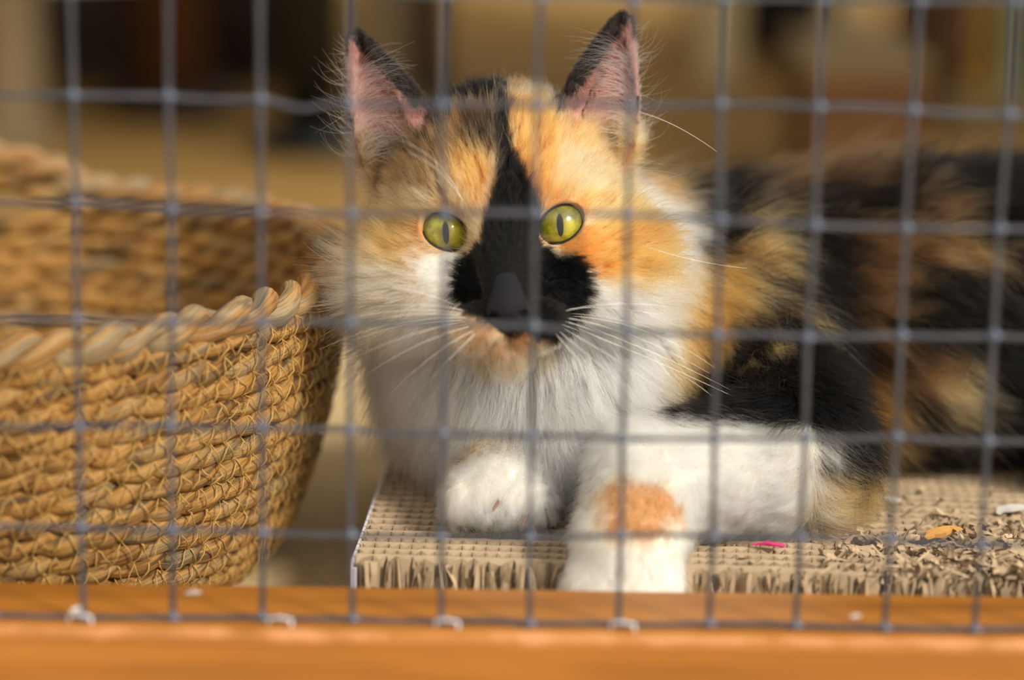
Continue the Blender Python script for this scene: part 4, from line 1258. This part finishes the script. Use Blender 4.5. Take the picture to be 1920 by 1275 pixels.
for (a_, b_, c_, yd) in WH:
    y0 = min(skin_y(*a_), 0.05)
    p0 = at(a_[0], a_[1], y0 + 0.001); p1 = at(b_[0], b_[1], (y0 + yd) / 2 - 0.012); p2 = at(c_[0], c_[1], yd)
    s = np.linspace(0, 1, 14)[:, None]
    pts = (1 - s) ** 2 * p0 + 2 * s * (1 - s) * p1 + s ** 2 * p2
    v, f = tube(pts, 0.00012 * (1 - 0.75 * s[:, 0]), 5)
    mesh_obj('whisker', v, f, MAT['whisker'], cat)

# two claws showing between the toes of the resting paw
MAT['claw'] = simple('claw_horn', srgb(128, 100, 84), 0.4, 0.4, 0.1, 200, 0.05)
for px, py in ((930, 942), (986, 966)):
    c = at(px, py, skin_y(px, py))
    v, f = tube([c + np.array([0.0012, 0.001, 0.0008]), c + np.array([0.0004, -0.004, 0.0006]), c + np.array([-0.0006, -0.0072, 0.0]), c + np.array([-0.0012, -0.0084, -0.0010])], np.array([0.0007, 0.0007, 0.0006, 0.0002]), 8)
    mesh_obj('claw', v, f, MAT['claw'], cat)

# ------------------------------------------------------------------ things standing further back in the enclosure
MAT['pale'] = simple('pale_painted_wood', srgb(226, 206, 156), 0.7, 0.3, 0.08, 8, 0.1)
MAT['beige'] = simple('beige_post_wood', srgb(150, 132, 100), 0.75, 0.3, 0.1, 8, 0.1)
MAT['dbrown'] = mat_wood('dark_brown_wood', srgb(36, 20, 8), srgb(48, 28, 10), srgb(60, 36, 14), 0.6)
MAT['amber'] = mat_wood('amber_wood', srgb(78, 46, 8), srgb(92, 57, 12), srgb(106, 68, 18), 0.6)
MAT['black'] = simple('black_plastic', srgb(20, 22, 18), 0.5, 0.4, 0.1, 30, 0.05)
MAT['yellow'] = simple('yellow_paint', srgb(176, 138, 24), 0.6, 0.3, 0.08, 20, 0.05)
MAT['dgreen'] = simple('dark_green_paint', srgb(52, 62, 48), 0.6, 0.3, 0.08, 20, 0.05)
MAT['ggreen'] = simple('grey_green_paint', srgb(140, 146, 118), 0.6, 0.3, 0.08, 20, 0.05)
MAT['tanwood'] = mat_wood('tan_wood', srgb(96, 76, 40), srgb(110, 88, 48), srgb(122, 98, 56), 0.6)

def base_at(px, py): return at_z(px, py, 0.0)
def xw(px, y): return at(px, 400, y)[0]
def post(name, px0, px1, y, depth, h, mat, label, cat_):
    x0, x1 = xw(px0, y), xw(px1, y)
    c = (x0 + x1) / 2; w = (x1 - x0)
    root = empty(name, (c, y, 0)); tag(root, label, cat_)
    mb = MB(); mb.box((-w/2, 0, 0.012), (w/2, depth, h)); mb.build('shaft', mat, root, smooth=False, bevel=0.004)
    mb = MB(); mb.box((-w/2 - 0.008, -0.008, 0), (w/2 + 0.008, depth + 0.008, 0.012)); mb.build('foot_plate', mat, root, smooth=False, bevel=0.002)
    return root
post('timber_post', -20, 68, 0.98, 0.05, 0.70, MAT['beige'], 'blurred pale timber post at the upper left edge of the photo', 'post')
post('timber_post', 676, 756, 1.16, 0.05, 0.70, MAT['beige'], 'blurred beige post just behind the ear above the basket', 'post')
post('timber_post', 762, 832, 1.22, 0.05, 0.70, MAT['dbrown'], 'blurred dark brown post beside the beige post behind the cat', 'post')

# dark cabinet at the back left
y = 1.27; x0, x1 = xw(60, y), xw(560, y)
root = empty('dark_cabinet', ((x0 + x1) / 2, y, 0)); tag(root, 'blurred dark brown wooden cabinet behind the basket', 'cabinet')
w = x1 - x0
mb = MB(); mb.box((-w/2, 0.02, 0.03), (w/2, 0.4, 0.58)); mb.build('body', MAT['dbrown'], root, smooth=False, bevel=0.004)
for k in range(2):
    a = -w/2 + 0.004 + k * w / 2
    mb = MB(); mb.box((a, 0, 0.05), (a + w/2 - 0.008, 0.02, 0.56)); d_ = mb.build('door', MAT['dbrown'], root, smooth=False, bevel=0.003)
    mb = MB(); mb.tube([(a + (w/2 - 0.03 if k == 0 else 0.02), -0.004, 0.4), (a + (w/2 - 0.03 if k == 0 else 0.02), -0.018, 0.42), (a + (w/2 - 0.03 if k == 0 else 0.02), -0.018, 0.5), (a + (w/2 - 0.03 if k == 0 else 0.02), -0.004, 0.52)], 0.005, 8)
    mb.build('handle', MAT['black'], d_)
mb = MB(); mb.box((-w/2 + 0.02, 0.03, 0), (w/2 - 0.02, 0.38, 0.03)); mb.build('plinth', MAT['dbrown'], root, smooth=False)
# amber post of a climbing tree in front of it
y = 1.13; c = np.array([xw(318, y), 1.15, 0])
root = empty('climbing_post', c); tag(root, 'blurred reddish brown climbing post in front of the dark cabinet', 'climbing post')
mb = MB(); mb.lathe([(0.048, 0), (0.05, 0.006), (0.048, 0.018), (0.02, 0.02)], (0, 0, 0), 28); mb.build('base', MAT['dbrown'], root)
mb = MB(); mb.lathe([(0.026, 0.02)] + [(0.026 + 0.003 * (k % 2), 0.02 + 0.02 * k) for k in range(1, 29)], (0, 0, 0), 20)
MAT['redpost'] = simple('red_brown_rope', srgb(84, 48, 14), 0.8, 0.2, 0.15, 60, 0.3)
mb.build('rope_shaft', MAT['redpost'], root)
# black pedestal stool with a round base
y = 1.0
root = empty('pedestal_stool', (xw(586, y), y, 0)); tag(root, 'blurred black pedestal stool with a round base behind the basket', 'stool')
mb = MB(); mb.lathe([(0.042, 0), (0.044, 0.006), (0.04, 0.014), (0.02, 0.02)], (0, 0, 0), 32); mb.build('base', MAT['black'], root)
mb = MB(); mb.lathe([(0.023, 0.018), (0.023, 0.32)], (0.0, 0, 0), 20); mb.build('column', MAT['black'], root)
mb = MB(); mb.lathe([(0.045, 0.32), (0.06, 0.335), (0.06, 0.36), (0.045, 0.375)], (0, 0, 0), 32); mb.build('seat', MAT['black'], root)

# pale table at the back right, its legs in view
y = 1.34
xa, xb = xw(1340, y), xw(1570, y)
root = empty('pale_table', ((xa + xb) / 2, y, 0)); tag(root, 'blurred cream table with square legs behind the cat', 'table')
w = xb - xa
for sx_ in (-1, 1):
    for dy in (0, 0.32):
        mb = MB(); mb.box((sx_ * w/2 - 0.016, dy - 0.015, 0), (sx_ * w/2 + 0.016, dy + 0.015, 0.42)); mb.build('leg', MAT['pale'], root, smooth=False, bevel=0.003)
mb = MB(); mb.box((-w/2 - 0.02, 0.0, 0.42), (w/2 + 0.02, 0.34, 0.445)); mb.build('table_top', MAT['pale'], root, smooth=False, bevel=0.004)
for dy in (0, 0.32):
    mb = MB(); mb.box((-w/2, dy - 0.008, 0.36), (w/2, dy + 0.008, 0.42)); mb.build('apron', MAT['pale'], root, smooth=False)
mb = MB(); mb.lathe([(0.045, 0), (0.05, 0.01), (0.055, 0.09), (0.05, 0.092), (0.045, 0.012)], (0, 0, 0), 28)  # dark open-topped form filling the dark area under the table
o = mb.build('dark_form', MAT['black']); o.location = (xw(1450, 1.56), 1.56, 0); tag(o, 'blurred dark form under the cream table', 'bucket')
# brown wooden box behind the back of the cat
y = 0.86
xa, xb = xw(1508, y), xw(1728, y)
root = empty('wooden_box', ((xa + xb) / 2, y, 0)); tag(root, 'blurred brown wooden box behind the back of the cat', 'box')
w = xb - xa; hb_ = at(1620, 140, y)[2]
for k in range(3):
    z0 = 0.002 + k * hb_ / 3
    mb = MB(); mb.box((-w/2, 0, z0), (w/2, 0.012, z0 + hb_ / 3 - 0.003)); mb.build('front_board', MAT['amber'], root, smooth=False, bevel=0.002)
mb = MB(); mb.box((-w/2, 0.012, 0.0), (-w/2 + 0.01, 0.17, hb_)); mb.build('side_board', MAT['amber'], root, smooth=False)
mb = MB(); mb.box((w/2 - 0.01, 0.012, 0.0), (w/2, 0.17, hb_)); mb.build('side_board', MAT['amber'], root, smooth=False)
mb = MB(); mb.box((-w/2, 0.158, 0.0), (w/2, 0.17, hb_)); mb.build('back_board', MAT['amber'], root, smooth=False)
mb = MB(); mb.box((-w/2 - 0.003, -0.003, hb_), (w/2 + 0.003, 0.173, hb_ + 0.008)); mb.build('lid', MAT['tanwood'], root, smooth=False, bevel=0.002)
# amber cabinet with coloured uprights at the right
y = 1.22
xa, xb = xw(1738, y), xw(1822, y)
root = empty('amber_cabinet', (xa, y, 0)); tag(root, 'blurred amber wooden cabinet at the upper right of the photo', 'cabinet')
w = xb - xa
mb = MB(); mb.box((0, 0.015, 0.02), (w, 0.3, 0.58)); mb.build('body', MAT['amber'], root, smooth=False, bevel=0.003)
mb = MB(); mb.box((0.004, 0, 0.03), (w - 0.004, 0.015, 0.56)); d_ = mb.build('door', MAT['amber'], root, smooth=False, bevel=0.003)
mb = MB(); mb.lathe([(0.004, 0), (0.006, 0.004), (0.01, 0.012), (0.006, 0.016)], (w * 0.3, -0.016, 0.4), 12); mb.build('knob', MAT['black'], d_)
mb = MB(); mb.box((0.01, 0.02, 0), (w - 0.01, 0.28, 0.02)); mb.build('plinth', MAT['amber'], root, smooth=False)
def board_up(name, p0, p1, mat, label, z0=0.0):
    xa, xb = xw(p0, y), xw(p1, y)
    mb = MB(); mb.box((0, 0, z0), (xb - xa, 0.02, 0.58)); mb.box((0.002, -0.004, z0 + 0.05), (xb - xa - 0.002, 0, z0 + 0.07))
    o = mb.build(name, mat, smooth=False, bevel=0.002); o.location = (xa, y - 0.006, 0); tag(o, label, 'board')
board_up('upright_board', 1824, 1846, MAT['yellow'], 'blurred narrow yellow board beside the amber cabinet')
board_up('upright_board', 1850, 1872, MAT['dgreen'], 'blurred dark green board next to the yellow board')
board_up('upright_board', 1874, 1906, MAT['ggreen'], 'blurred grey-green board at the upper right')
board_up('upright_board', 1908, 1990, MAT['dgreen'], 'blurred dark green board at the right edge of the photo')
xa, xb = xw(1755, 1.08), xw(1990, 1.08)
mb = MB(); mb.box((0, 0, 0), (xb - xa, 0.09, 0.018)); mb.box((0.004, 0.004, 0.018), (xb - xa - 0.004, 0.086, 0.024))
o = mb.build('low_plank', MAT['tanwood'], smooth=False, bevel=0.002); o.location = (xa, 1.06, 0); tag(o, 'blurred low tan plank on the floor before the coloured boards', 'plank')
